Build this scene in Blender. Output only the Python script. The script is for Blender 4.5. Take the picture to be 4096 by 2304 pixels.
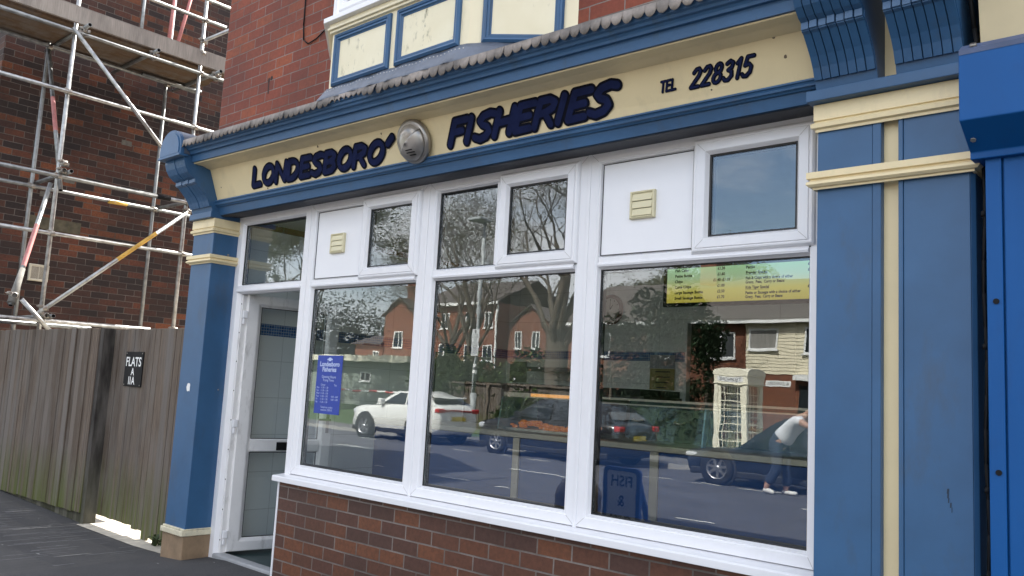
import bpy, bmesh, math, random
from mathutils import Matrix, Vector
R = math.radians
random.seed(7)
scene = bpy.context.scene
for o in list(bpy.data.objects):
    bpy.data.objects.remove(o)

# ------------------------------------------------------------------ camera
cam_d = bpy.data.cameras.new("camera")
cam_d.sensor_width = 36.0
cam_d.lens = 29.779
cam_d.clip_start = 0.05
cam_d.clip_end = 1500
cam = bpy.data.objects.new("camera", cam_d)
scene.collection.objects.link(cam)
YAW, PITCH, ROLL = -0.73565, 0.12139, 0.054702
fwd = Vector((math.sin(YAW) * math.cos(PITCH), math.cos(YAW) * math.cos(PITCH), math.sin(PITCH)))
rgt = Vector((math.cos(YAW), -math.sin(YAW), 0))
upv = rgt.cross(fwd)
r2 = rgt * math.cos(ROLL) + upv * math.sin(ROLL)
u2 = -rgt * math.sin(ROLL) + upv * math.cos(ROLL)
cm = Matrix((r2, u2, -fwd)).transposed().to_4x4()
cm.translation = Vector((5.1497, -3.5372, 1.3818))
cam.matrix_world = cm
scene.camera = cam

# ------------------------------------------------------------------ light
SUN_EL, SUN_AZ = 47.0, -1.5          # azimuth from +Y (behind the shop), degrees towards +X
world = bpy.data.worlds.new("World")
scene.world = world
world.use_nodes = True
wn = world.node_tree
wn.nodes.clear()
sky = wn.nodes.new("ShaderNodeTexSky")
sky.sky_type = 'NISHITA'
sky.sun_disc = False
sky.sun_elevation = R(SUN_EL)
sky.sun_rotation = R(SUN_AZ)
sky.air_density = 1.0
sky.dust_density = 2.5
bg = wn.nodes.new("ShaderNodeBackground")
bg.inputs['Strength'].default_value = 0.13
wo = wn.nodes.new("ShaderNodeOutputWorld")
# broken white cloud over the blue
CLOUD_SHIFT = 3.1
wtc = wn.nodes.new("ShaderNodeTexCoord")
wmp = wn.nodes.new("ShaderNodeMapping"); wmp.inputs['Scale'].default_value = (1.0, 1.0, 2.4); wmp.inputs['Location'].default_value = (CLOUD_SHIFT, 0.0, 0.0)
wn.links.new(wtc.outputs['Generated'], wmp.inputs['Vector'])
wnz = wn.nodes.new("ShaderNodeTexNoise"); wnz.inputs['Scale'].default_value = 2.1; wnz.inputs['Detail'].default_value = 7; wnz.inputs['Roughness'].default_value = 0.58
wn.links.new(wmp.outputs[0], wnz.inputs['Vector'])
wrp = wn.nodes.new("ShaderNodeValToRGB")
wrp.color_ramp.elements[0].position = 0.40; wrp.color_ramp.elements[1].position = 0.60
wn.links.new(wnz.outputs['Fac'], wrp.inputs[0])
wmx = wn.nodes.new("ShaderNodeMix"); wmx.data_type = 'RGBA'
wn.links.new(wrp.outputs[0], wmx.inputs[0])
wn.links.new(sky.outputs[0], wmx.inputs[6])
wmx.inputs[7].default_value = (7.0, 6.9, 6.9, 1)
wn.links.new(wmx.outputs[2], bg.inputs[0])
wn.links.new(bg.outputs[0], wo.inputs[0])
sun_d = bpy.data.lights.new("sun", 'SUN')
sun_d.energy = 5.0
sun_d.angle = R(0.5)
sun_d.color = (1.0, 0.95, 0.87)
sun = bpy.data.objects.new("sun", sun_d)
scene.collection.objects.link(sun)
sdir = Vector((math.sin(R(SUN_AZ)) * math.cos(R(SUN_EL)), math.cos(R(SUN_AZ)) * math.cos(R(SUN_EL)), math.sin(R(SUN_EL))))
sun.rotation_euler = (-sdir).to_track_quat('-Z', 'Y').to_euler()
vs = scene.view_settings
vs.view_transform = 'Standard'
vs.look = 'None'
vs.exposure = 1.68
vs.gamma = 1.0
vs.use_curve_mapping = False
scene.cycles.transparent_max_bounces = 16
scene.cycles.max_bounces = 10

# ------------------------------------------------------------------ node helpers
class NT:
    def __init__(self, name):
        self.mat = bpy.data.materials.new(name)
        self.mat.use_nodes = True
        self.t = self.mat.node_tree
        self.t.nodes.clear()
        self.out = self.n("ShaderNodeOutputMaterial")
    def n(self, typ, **kw):
        nd = self.t.nodes.new(typ)
        for k, v in kw.items():
            setattr(nd, k, v)
        return nd
    def l(self, a, b):
        self.t.links.new(a, b)
    def coord(self):
        if not hasattr(self, '_tc'):
            self._tc = self.n("ShaderNodeTexCoord")
        return self._tc.outputs['Object']
    def mapping(self, scale=(1, 1, 1), rot=(0, 0, 0), loc=(0, 0, 0), src=None):
        m = self.n("ShaderNodeMapping")
        m.inputs['Scale'].default_value = scale
        m.inputs['Rotation'].default_value = rot
        m.inputs['Location'].default_value = loc
        self.l(src or self.coord(), m.inputs['Vector'])
        return m.outputs[0]
    def noise(self, scale=5, detail=3, rough=0.55, src=None, dist=0.0):
        nd = self.n("ShaderNodeTexNoise")
        nd.inputs['Scale'].default_value = scale
        nd.inputs['Detail'].default_value = detail
        nd.inputs['Roughness'].default_value = rough
        nd.inputs['Distortion'].default_value = dist
        self.l(src or self.coord(), nd.inputs['Vector'])
        return nd.outputs['Fac']
    def ramp(self, fac, stops, interp='LINEAR'):
        nd = self.n("ShaderNodeValToRGB")
        nd.color_ramp.interpolation = interp
        els = nd.color_ramp.elements
        while len(els) < len(stops):
            els.new(0.5)
        for e, (p, c) in zip(els, stops):
            e.position = p
            e.color = (c[0], c[1], c[2], 1) if hasattr(c, '__len__') else (c, c, c, 1)
        self.l(fac, nd.inputs[0])
        return nd.outputs[0]
    def mix(self, fac, a, b, mode='MIX'):
        nd = self.n("ShaderNodeMix", data_type='RGBA', blend_type=mode)
        for sock, val in ((nd.inputs[0], fac), (nd.inputs[6], a), (nd.inputs[7], b)):
            if hasattr(val, 'default_value') or hasattr(val, 'is_linked'):
                self.l(val, sock)
            elif hasattr(val, '__len__'):
                sock.default_value = (val[0], val[1], val[2], 1)
            else:
                sock.default_value = val
        return nd.outputs[2]
    def math(self, op, a, b=None):
        nd = self.n("ShaderNodeMath", operation=op)
        for i, val in enumerate((a, b)):
            if val is None:
                continue
            if hasattr(val, 'is_linked'):
                self.l(val, nd.inputs[i])
            else:
                nd.inputs[i].default_value = val
        return nd.outputs[0]
    def bump(self, h, strength=0.3, dist=0.01):
        nd = self.n("ShaderNodeBump")
        nd.inputs['Strength'].default_value = strength
        nd.inputs['Distance'].default_value = dist
        self.l(h, nd.inputs['Height'])
        return nd.outputs[0]
    def bsdf(self, col, rough=0.5, metal=0.0, normal=None, spec=0.5, emit=None, emit_s=0.0):
        p = self.n("ShaderNodeBsdfPrincipled")
        for key, val in (('Base Color', col), ('Roughness', rough), ('Metallic', metal), ('Specular IOR Level', spec)):
            if hasattr(val, 'is_linked'):
                self.l(val, p.inputs[key])
            elif hasattr(val, '__len__'):
                p.inputs[key].default_value = (val[0], val[1], val[2], 1)
            else:
                p.inputs[key].default_value = val
        if normal is not None:
            self.l(normal, p.inputs['Normal'])
        if emit is not None:
            if hasattr(emit, 'is_linked'):
                self.l(emit, p.inputs['Emission Color'])
            else:
                p.inputs['Emission Color'].default_value = (emit[0], emit[1], emit[2], 1)
            p.inputs['Emission Strength'].default_value = emit_s
        self.l(p.outputs[0], self.out.inputs[0])
        return self.mat

def paint(name, col, rough=0.4, var=0.12, scale=6, dirt=None, dirt_amt=0.0, bump=0.08, metal=0.0, stretch=(1, 1, 1), spec=0.5):
    t = NT(name)
    v = t.mapping(scale=stretch)
    n1 = t.noise(scale, 5, 0.6, v)
    lo = [c * (1 - var) for c in col]
    hi = [min(1, c * (1 + var)) for c in col]
    c = t.ramp(n1, [(0.3, lo), (0.7, hi)])
    if dirt:
        n2 = t.noise(scale * 2.3, 6, 0.7, t.mapping(scale=(stretch[0], stretch[1], stretch[2] * 0.35), loc=(3, 1, 2)))
        f = t.ramp(n2, [(0.55, 0.0), (0.75, dirt_amt)])
        c = t.mix(f, c, dirt)
    n3 = t.noise(scale * 9, 3, 0.5, v)
    return t.bsdf(c, rough, metal, t.bump(n3, bump, 0.004), spec)

def brick_mat(name, plane, palette, mortar, bw=0.228, bh=0.0835, ms=0.010, rough=0.75, off=(0, 0), soot=None, soot_amt=0.0, bump=0.6, wob=0.006):
    """plane 'xz' or 'yz': which two world axes the courses run in."""
    t = NT(name)
    s = t.n("ShaderNodeSeparateXYZ")
    t.l(t.coord(), s.inputs[0])
    cmb = t.n("ShaderNodeCombineXYZ")
    t.l(s.outputs[0 if plane == 'xz' else 1], cmb.inputs[0])
    t.l(s.outputs[2], cmb.inputs[1])
    mp = t.n("ShaderNodeVectorMath", operation='ADD')
    t.l(cmb.outputs[0], mp.inputs[0])
    mp.inputs[1].default_value = (off[0] + 20 * bw, off[1] + 20 * bh, 0)
    # wobble the joints a little
    nz = t.n("ShaderNodeTexNoise")
    nz.inputs['Scale'].default_value = 9
    nz.inputs['Detail'].default_value = 3
    t.l(mp.outputs[0], nz.inputs['Vector'])
    sb = t.n("ShaderNodeVectorMath", operation='SUBTRACT')
    t.l(nz.outputs['Color'], sb.inputs[0])
    sb.inputs[1].default_value = (0.5, 0.5, 0.5)
    sc = t.n("ShaderNodeVectorMath", operation='SCALE')
    t.l(sb.outputs[0], sc.inputs[0])
    sc.inputs['Scale'].default_value = wob
    ad = t.n("ShaderNodeVectorMath", operation='ADD')
    t.l(mp.outputs[0], ad.inputs[0])
    t.l(sc.outputs[0], ad.inputs[1])
    b = t.n("ShaderNodeTexBrick", offset=0.5, offset_frequency=2)
    b.inputs['Color1'].default_value = (0, 0, 0, 1)
    b.inputs['Color2'].default_value = (1, 1, 1, 1)
    b.inputs['Mortar'].default_value = (0.5, 0.5, 0.5, 1)
    b.inputs['Scale'].default_value = 1.0
    b.inputs['Mortar Size'].default_value = ms * 0.5
    b.inputs['Mortar Smooth'].default_value = 0.25
    b.inputs['Brick Width'].default_value = bw
    b.inputs['Row Height'].default_value = bh
    t.l(ad.outputs[0], b.inputs['Vector'])
    c = t.ramp(b.outputs['Color'], [(i / (len(palette)), p) for i, p in enumerate(palette)], 'CONSTANT')
    grit = t.noise(38, 5, 0.65)
    c = t.mix(t.ramp(grit, [(0.3, 0.0), (0.75, 0.55)]), c, [x * 0.45 for x in palette[0]])
    if soot:
        big = t.noise(1.1, 5, 0.65)
        c = t.mix(t.ramp(big, [(0.42, 0.0), (0.66, soot_amt)]), c, soot)
    mn = t.noise(60, 3, 0.6)
    mc = t.mix(mn, [x * 0.65 for x in mortar], [min(1, x * 1.25) for x in mortar])
    patchy = t.noise(2.2, 4, 0.6)
    mc = t.mix(t.ramp(patchy, [(0.4, 0.0), (0.6, 0.75)]), mc, [x * 0.35 for x in mortar])
    c = t.mix(b.outputs['Fac'], c, mc)
    h = t.math('SUBTRACT', t.math('MULTIPLY', grit, 0.35), b.outputs['Fac'])
    return t.bsdf(c, rough, 0, t.bump(h, bump, 0.008), 0.35)

def glass_mat(name, ior=1.85, tint=(0.92, 0.95, 0.94), wave=0.01):
    t = NT(name)
    geo = t.n("ShaderNodeNewGeometry")
    v = t.n("ShaderNodeMix", data_type='FLOAT')
    t.l(geo.outputs['Backfacing'], v.inputs[0])
    v.inputs[2].default_value = ior
    v.inputs[3].default_value = 1.0 / ior
    fr = t.n("ShaderNodeFresnel")
    t.l(v.outputs[0], fr.inputs['IOR'])
    tr = t.n("ShaderNodeBsdfTransparent")
    tr.inputs[0].default_value = (tint[0], tint[1], tint[2], 1)
    gl = t.n("ShaderNodeBsdfGlossy")
    gl.inputs['Roughness'].default_value = 0.0
    gl.inputs[0].default_value = (0.93, 0.96, 1.0, 1)
    if wave:
        t.l(t.bump(t.noise(5.0, 2, 0.5), wave, 0.02), gl.inputs['Normal'])
    mx = t.n("ShaderNodeMixShader")
    t.l(fr.outputs[0], mx.inputs[0])
    t.l(tr.outputs[0], mx.inputs[1])
    t.l(gl.outputs[0], mx.inputs[2])
    t.l(mx.outputs[0], t.out.inputs[0])
    return t.mat

def emit_mat(name, col, s):
    t = NT(name)
    e = t.n("ShaderNodeEmission")
    e.inputs[0].default_value = (col[0], col[1], col[2], 1)
    e.inputs[1].default_value = s
    t.l(e.outputs[0], t.out.inputs[0])
    return t.mat

# ------------------------------------------------------------------ materials
BLUE = (0.029, 0.096, 0.205)
m_blue = paint("blue gloss paint", BLUE, 0.45, 0.16, 2.2, (0.045, 0.075, 0.12), 0.7, 0.10)
m_blue_cornice = paint("weathered blue paint", BLUE, 0.5, 0.12, 4, (0.035, 0.06, 0.085), 0.75, 0.12)
m_cream = paint("cream paint", (0.77, 0.64, 0.385), 0.45, 0.05, 3, (0.45, 0.38, 0.24), 0.35, 0.06)
m_creamw = paint("weathered cream paint", (0.79, 0.71, 0.50), 0.5, 0.05, 3, (0.50, 0.44, 0.30), 0.5, 0.1)
m_upvc = paint("white window plastic", (0.80, 0.80, 0.82), 0.25, 0.02, 2, (0.6, 0.58, 0.55), 0.25, 0.02)
m_upvc_dirty = paint("grubby white plastic", (0.74, 0.73, 0.72), 0.35, 0.05, 5, (0.22, 0.2, 0.18), 0.55, 0.05)
m_panel = paint("white infill panel", (0.84, 0.84, 0.86), 0.3, 0.02, 2, None, 0, 0.02)
m_gasket = paint("black rubber gasket", (0.012, 0.012, 0.013), 0.5, 0.1, 20)
m_glass = glass_mat("window glass")
m_glass_clear = glass_mat("counter glass", 1.5, (0.95, 0.97, 0.965), 0)
m_lettering_dark = paint("near black sign paint", (0.006, 0.007, 0.014), 0.8, 0.2, 8, None, 0, 0.03, spec=0.1)
m_lettering_blue = paint("navy sign paint", (0.011, 0.017, 0.062), 0.8, 0.25, 8, None, 0, 0.03, spec=0.1)
m_stone = paint("brown stone base", (0.24, 0.165, 0.10), 0.75, 0.2, 9, (0.1, 0.07, 0.05), 0.5, 0.4)
m_black = paint("black plastic", (0.010, 0.010, 0.011), 0.6, 0.1, 10, spec=0.15)
m_white = paint("white paint", (0.8, 0.8, 0.78), 0.5, 0.04, 6)
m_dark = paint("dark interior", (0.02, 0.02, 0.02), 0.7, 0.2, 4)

RISER_PAL = [(0.088, 0.046, 0.036), (0.122, 0.054, 0.035), (0.180, 0.070, 0.036), (0.102, 0.050, 0.037), (0.150, 0.060, 0.034), (0.092, 0.048, 0.038), (0.132, 0.056, 0.035), (0.112, 0.052, 0.038)]
m_riser = brick_mat("glazed dark red brick", 'xz', RISER_PAL, (0.215, 0.185, 0.165), 0.2275, 0.0838, 0.010, 0.45, (0.125 - 0.2275 / 2, 0.0838 * 0.42), bump=0.45, wob=0.003)
UP_PAL = [(0.255, 0.066, 0.038), (0.210, 0.054, 0.034), (0.275, 0.072, 0.039), (0.230, 0.058, 0.036), (0.315, 0.086, 0.040), (0.240, 0.062, 0.037), (0.185, 0.050, 0.034), (0.260, 0.067, 0.038)]
m_upbrick = brick_mat("red facing brick", 'xz', UP_PAL, (0.24, 0.20, 0.18), 0.228, 0.083, 0.008, 0.8, (1.385, 0.03), (0.07, 0.035, 0.03), 0.45)
m_upbrick_side = brick_mat("red side brick", 'yz', UP_PAL, (0.24, 0.20, 0.18), 0.228, 0.083, 0.008, 0.8, (0.1, 0.03), (0.07, 0.035, 0.03), 0.45)
NB_PAL = [(0.036, 0.024, 0.022), (0.105, 0.040, 0.026), (0.050, 0.029, 0.024), (0.145, 0.050, 0.028), (0.064, 0.032, 0.025), (0.088, 0.037, 0.026), (0.032, 0.023, 0.022), (0.20, 0.068, 0.031), (0.072, 0.034, 0.026), (0.046, 0.027, 0.023), (0.115, 0.048, 0.03)]
m_nbrick = brick_mat("sooty old brick", 'yz', NB_PAL, (0.135, 0.115, 0.10), 0.228, 0.083, 0.009, 0.85, (0.0, 0.01), (0.018, 0.014, 0.014), 0.55, bump=0.8, wob=0.010)

# lead sheet
def lead():
    t = NT("weathered lead sheet")
    n1 = t.noise(3.5, 6, 0.65)
    c = t.ramp(n1, [(0.32, (0.055, 0.05, 0.046)), (0.5, (0.20, 0.175, 0.155)), (0.68, (0.33, 0.285, 0.25))])
    n2 = t.noise(40, 4, 0.6)
    c = t.mix(t.ramp(n2, [(0.45, 0), (0.8, 0.5)]), c, (0.10, 0.09, 0.08))
    return t.bsdf(c, 0.65, 0.15, t.bump(n2, 0.3, 0.004), 0.4)
m_lead = lead()
m_lead_blue = paint("blue grey lead apron", (0.115, 0.135, 0.175), 0.5, 0.2, 7, (0.05, 0.05, 0.06), 0.6, 0.25, 0.1)

# mossy bay panel
def panel_cream():
    t = NT("mildewed cream panel")
    base = t.ramp(t.noise(3, 4, 0.6), [(0.3, (0.73, 0.66, 0.46)), (0.7, (0.80, 0.74, 0.55))])
    st = t.noise(22, 6, 0.75, t.mapping(scale=(1, 1, 0.35)))
    big = t.noise(4.5, 3, 0.6, t.mapping(loc=(1.7, 0, 3.1)))
    f = t.math('MULTIPLY', t.ramp(st, [(0.53, 0), (0.64, 1)]), t.ramp(big, [(0.50, 0), (0.60, 0.9)]))
    c = t.mix(f, base, (0.10, 0.095, 0.045))
    return t.bsdf(c, 0.55, 0, t.bump(st, 0.1, 0.003))
m_mildew = panel_cream()

def wood(name, c0, c1, green=0.0, plank=0.10, axis=0):
    t = NT(name)
    g = t.noise(9, 6, 0.65, t.mapping(scale=(14, 14, 0.55)))
    s = t.n("ShaderNodeSeparateXYZ")
    t.l(t.coord(), s.inputs[0])
    cell = t.math('FLOOR', t.math('DIVIDE', s.outputs[axis], plank))
    wn_ = t.n("ShaderNodeTexWhiteNoise", noise_dimensions='1D')
    t.l(cell, wn_.inputs['W'])
    c = t.ramp(g, [(0.3, c0), (0.7, c1)])
    c = t.mix(t.math('MULTIPLY', wn_.outputs['Value'], 0.55), c, [x * 0.4 for x in c0])
    wn2 = t.n("ShaderNodeTexWhiteNoise", noise_dimensions='1D')
    t.l(t.math('ADD', cell, 57.3), wn2.inputs['W'])
    c = t.mix(t.ramp(wn2.outputs['Value'], [(0.55, 0), (1.0, 0.6)]), c, (0.185, 0.17, 0.155))
    big = t.noise(2.0, 4, 0.6, t.mapping(scale=(3, 3, 0.6)))
    c = t.mix(t.ramp(big, [(0.42, 0), (0.66, 0.6)]), c, (0.17, 0.155, 0.14))
    if green:
        # algae where rain splashes: low down, and in runs
        low = t.ramp(s.outputs[2], [(0.0, 1.0), (0.62, 0.0)])
        runs = t.noise(3, 4, 0.6, t.mapping(scale=(7, 7, 0.25), loc=(2, 5, 0)))
        f = t.math('MULTIPLY', low, t.ramp(runs, [(0.38, 0.1), (0.62, green)]))
        c = t.mix(f, c, (0.085, 0.105, 0.022))
    return t.bsdf(c, 0.85, 0, t.bump(g, 0.5, 0.006), 0.2)
m_fence = wood("weathered fence board", (0.082, 0.062, 0.047), (0.20, 0.158, 0.124), 1.0, 0.1)
m_fence_dark = wood("dark fence post", (0.03, 0.027, 0.024), (0.06, 0.054, 0.048), 0.25, 0.1)
m_toe = wood("grey scaffold board", (0.30, 0.265, 0.23), (0.48, 0.43, 0.38), 0, 0.225, 2)
m_deck = wood("brown scaffold deck", (0.10, 0.065, 0.04), (0.20, 0.13, 0.08), 0, 0.225, 0)

def steel(name, col, rough, var=0.35, scale=14):
    t = NT(name)
    n1 = t.noise(scale, 5, 0.6)
    c = t.ramp(n1, [(0.3, [x * (1 - var) for x in col]), (0.7, [min(1, x * (1 + var)) for x in col])])
    r = t.ramp(n1, [(0.3, rough * 0.8), (0.7, min(1, rough * 1.3))])
    return t.bsdf(c, r, 0.85, t.bump(t.noise(60, 3), 0.1, 0.002))
m_tube = steel("galvanised tube", (0.40, 0.405, 0.40), 0.42)
m_tube_dull = steel("dull grey tube", (0.27, 0.28, 0.28), 0.5)
m_coupler = steel("steel coupler", (0.32, 0.30, 0.27), 0.45)
m_pink = paint("flaking pink tube paint", (0.42, 0.16, 0.15), 0.6, 0.25, 12, (0.3, 0.28, 0.27), 0.6, 0.15)
m_yellow = paint("yellow tube paint", (0.55, 0.33, 0.06), 0.55, 0.3, 12, (0.4, 0.4, 0.38), 0.8, 0.15)
m_stainless = steel("brushed stainless", (0.50, 0.47, 0.40), 0.32, 0.06, 4)
m_silver = steel("grey metal lamp", (0.36, 0.34, 0.32), 0.42, 0.12, 10)

def asphalt(name, lo, hi, streaks=False):
    t = NT(name)
    n1 = t.noise(120, 4, 0.7)
    n2 = t.noise(1.3, 5, 0.6)
    c = t.ramp(n1, [(0.3, lo), (0.72, hi)])
    c = t.mix(t.ramp(n2, [(0.4, 0), (0.7, 0.5)]), c, [x * 0.6 for x in lo])
    grit = t.noise(300, 2, 0.6)
    c = t.mix(t.ramp(grit, [(0.70, 0), (0.78, 0.6)]), c, (0.24, 0.24, 0.23))
    if streaks:
        v = t.n("ShaderNodeTexVoronoi")
        v.inputs['Scale'].default_value = 1.0
        t.l(t.mapping(scale=(17, 2.6, 1)), v.inputs['Vector'])
        s1 = t.noise(1.0, 1, 0.5, t.mapping(scale=(70, 1.6, 1)))
        m1 = t.noise(1.6, 3, 0.6, t.mapping(loc=(4, 2, 0)))
        f = t.math('MULTIPLY', t.ramp(s1, [(0.60, 0), (0.64, 0.9)]), t.ramp(m1, [(0.46, 0), (0.56, 1)]))
        c = t.mix(f, c, (0.30, 0.30, 0.31))
    return t.bsdf(c, 0.8, 0, t.bump(n1, 0.8, 0.006), 0.4)
m_pave = asphalt("pavement tarmac", (0.034, 0.034, 0.036), (0.085, 0.083, 0.085))
m_road = asphalt("road tarmac", (0.075, 0.075, 0.085), (0.135, 0.135, 0.15))
m_conc = paint("pale concrete", (0.42, 0.39, 0.33), 0.85, 0.2, 8, (0.2, 0.18, 0.14), 0.4, 0.4)
m_kerb = paint("kerb stone", (0.28, 0.27, 0.25), 0.8, 0.2, 10, None, 0, 0.4)
m_line = paint("worn white road paint", (0.62, 0.62, 0.58), 0.7, 0.2, 20, (0.15, 0.15, 0.15), 0.7, 0.2)
m_grass = paint("grass", (0.055, 0.10, 0.022), 0.9, 0.5, 9, (0.12, 0.10, 0.04), 0.6, 0.8)
m_soil = paint("far ground", (0.09, 0.09, 0.06), 0.9, 0.4, 0.4)

# ------------------------------------------------------------------ mesh helper
class MB:
    def __init__(self, xf=None):
        self.v = []; self.f = []; self.s = []; self.mi = []
        self.xf = xf
    def add(self, vs, fs, smooth=False, mi=0):
        o = len(self.v)
        if self.xf:
            vs = [self.xf(p) for p in vs]
        self.v += [tuple(p) for p in vs]
        for f in fs:
            self.f.append(tuple(i + o for i in f)); self.s.append(smooth); self.mi.append(mi)
    def box(self, x0, x1, y0, y1, z0, z1, mi=0):
        vs = [(x0, y0, z0), (x1, y0, z0), (x1, y1, z0), (x0, y1, z0), (x0, y0, z1), (x1, y0, z1), (x1, y1, z1), (x0, y1, z1)]
        self.add(vs, [(0, 3, 2, 1), (4, 5, 6, 7), (0, 1, 5, 4), (1, 2, 6, 5), (2, 3, 7, 6), (3, 0, 4, 7)], False, mi)
    def cbox(self, c, s, mi=0):
        self.box(c[0] - s[0] / 2, c[0] + s[0] / 2, c[1] - s[1] / 2, c[1] + s[1] / 2, c[2] - s[2] / 2, c[2] + s[2] / 2, mi)
    def prism(self, poly, axis, a, b, mi=0, smooth=False):
        n = len(poly)
        def P(p, t):
            if axis == 'x': return (t, p[0], p[1])
            if axis == 'y': return (p[0], t, p[1])
            return (p[0], p[1], t)
        vs = [P(p, a) for p in poly] + [P(p, b) for p in poly]
        self.add(vs, [tuple(range(n - 1, -1, -1)), tuple(range(n, 2 * n))], False, mi)
        self.add(vs, [(i, (i + 1) % n, n + (i + 1) % n, n + i) for i in range(n)], smooth, mi)
    def tube(self, p0, p1, r, n=12, mi=0, r1=None, cap=True):
        p0 = Vector(p0); p1 = Vector(p1); d = (p1 - p0).normalized()
        a = d.orthogonal().normalized(); b = d.cross(a)
        r1 = r if r1 is None else r1
        vs = []
        for p, rr in ((p0, r), (p1, r1)):
            for i in range(n):
                t = 2 * math.pi * i / n
                vs.append(p + (a * math.cos(t) + b * math.sin(t)) * rr)
        self.add(vs, [(i, (i + 1) % n, n + (i + 1) % n, n + i) for i in range(n)], True, mi)
        if cap:
            self.add(vs, [tuple(range(n - 1, -1, -1)), tuple(range(n, 2 * n))], False, mi)
    def pipe(self, p0, p1, r, ri, n=14, mi=0, dark=1):
        """tube with visible open ends"""
        p0 = Vector(p0); p1 = Vector(p1); d = (p1 - p0).normalized()
        self.tube(p0, p1, r, n, mi, cap=False)
        a = d.orthogonal().normalized(); b = d.cross(a)
        for p, s in ((p0, 1), (p1, -1)):
            ring = lambda q, rr: [q + (a * math.cos(2 * math.pi * i / n) + b * math.sin(2 * math.pi * i / n)) * rr for i in range(n)]
            vs = ring(p, r) + ring(p, ri) + ring(p + d * s * 0.06, ri)
            self.add(vs, [(i, (i + 1) % n, n + (i + 1) % n, n + i) for i in range(n)], False, mi)
            self.add(vs, [(n + i, n + (i + 1) % n, 2 * n + (i + 1) % n, 2 * n + i) for i in range(n)], True, dark)
            self.add(vs, [tuple(range(2 * n, 3 * n))], False, dark)
    def path(self, pts, r, n=6, mi=0):
        for i in range(len(pts) - 1):
            self.tube(pts[i], pts[i + 1], r if not hasattr(r, '__len__') else r[i], n, mi, None if not hasattr(r, '__len__') else r[i + 1])
    def lathe(self, prof, c, axis=(0, 0, 1), n=24, mi=0, smooth=True, a0=0.0, a1=2 * math.pi):
        ax = Vector(axis).normalized(); c = Vector(c)
        a = ax.orthogonal().normalized(); b = ax.cross(a)
        full = abs(a1 - a0 - 2 * math.pi) < 1e-6
        m = n if full else n + 1
        vs = []
        for r, h in prof:
            for i in range(m):
                t = a0 + (a1 - a0) * i / n
                vs.append(c + ax * h + (a * math.cos(t) + b * math.sin(t)) * max(r, 1e-5))
        fs = []
        for k in range(len(prof) - 1):
            for i in range(n):
                j = (i + 1) % m
                fs.append((k * m + i, k * m + j, (k + 1) * m + j, (k + 1) * m + i))
        self.add(vs, fs, smooth, mi)
    def sweep(self, x0, x1, z0, z1, prof, w=(1, 1, 1, 1), mi=0):
        """mitred frame: prof = [(inset, y)...], w scales the inset on left, right, bottom, top; closed loop profile"""
        loops = []
        for d, y in prof:
            loops.append([(x0 + d * w[0], y, z0 + d * w[2]), (x1 - d * w[1], y, z0 + d * w[2]), (x1 - d * w[1], y, z1 - d * w[3]), (x0 + d * w[0], y, z1 - d * w[3])])
        vs = [p for lp in loops for p in lp]
        k = len(prof)
        fs = []
        for a in range(k):
            b = (a + 1) % k
            for i in range(4):
                j = (i + 1) % 4
                fs.append((a * 4 + i, a * 4 + j, b * 4 + j, b * 4 + i))
        self.add(vs, fs, False, mi)
    def sphere(self, c, r, n=12, m=8, mi=0, sc=(1, 1, 1)):
        vs = [];
        for j in range(m + 1):
            ph = math.pi * j / m
            for i in range(n):
                t = 2 * math.pi * i / n
                vs.append((c[0] + r * sc[0] * math.sin(ph) * math.cos(t), c[1] + r * sc[1] * math.sin(ph) * math.sin(t), c[2] + r * sc[2] * math.cos(ph)))
        fs = [(j * n + i, j * n + (i + 1) % n, (j + 1) * n + (i + 1) % n, (j + 1) * n + i) for j in range(m) for i in range(n)]
        self.add(vs, fs, True, mi)
    def grid(self, fn, nu, nv, smooth=True, mi=0):
        vs = [fn(i / nu, j / nv) for j in range(nv + 1) for i in range(nu + 1)]
        fs = [(j * (nu + 1) + i, j * (nu + 1) + i + 1, (j + 1) * (nu + 1) + i + 1, (j + 1) * (nu + 1) + i) for j in range(nv) for i in range(nu)]
        self.add(vs, fs, smooth, mi)
    def build(self, name, mats, parent=None, bevel=0.0, recalc=True, merge=True):
        me = bpy.data.meshes.new(name)
        me.from_pydata(self.v, [], self.f)
        for m in (mats if isinstance(mats, (list, tuple)) else [mats]):
            me.materials.append(m)
        me.polygons.foreach_set('use_smooth', self.s)
        me.polygons.foreach_set('material_index', self.mi)
        if recalc:
            bm = bmesh.new(); bm.from_mesh(me)
            if merge:
                bmesh.ops.remove_doubles(bm, verts=bm.verts, dist=1e-5)
            bmesh.ops.recalc_face_normals(bm, faces=bm.faces)
            bm.to_mesh(me); bm.free()
        me.update()
        ob = bpy.data.objects.new(name, me)
        scene.collection.objects.link(ob)
        if parent is not None:
            ob.parent = parent
            if parent.type == 'EMPTY':
                ob.matrix_parent_inverse = Matrix.Translation(-Vector(parent.location))
        if bevel:
            md = ob.modifiers.new('bevel', 'BEVEL')
            md.width = bevel; md.segments = 2; md.limit_method = 'ANGLE'; md.angle_limit = R(40)
            md.harden_normals = False
        return ob

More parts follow.
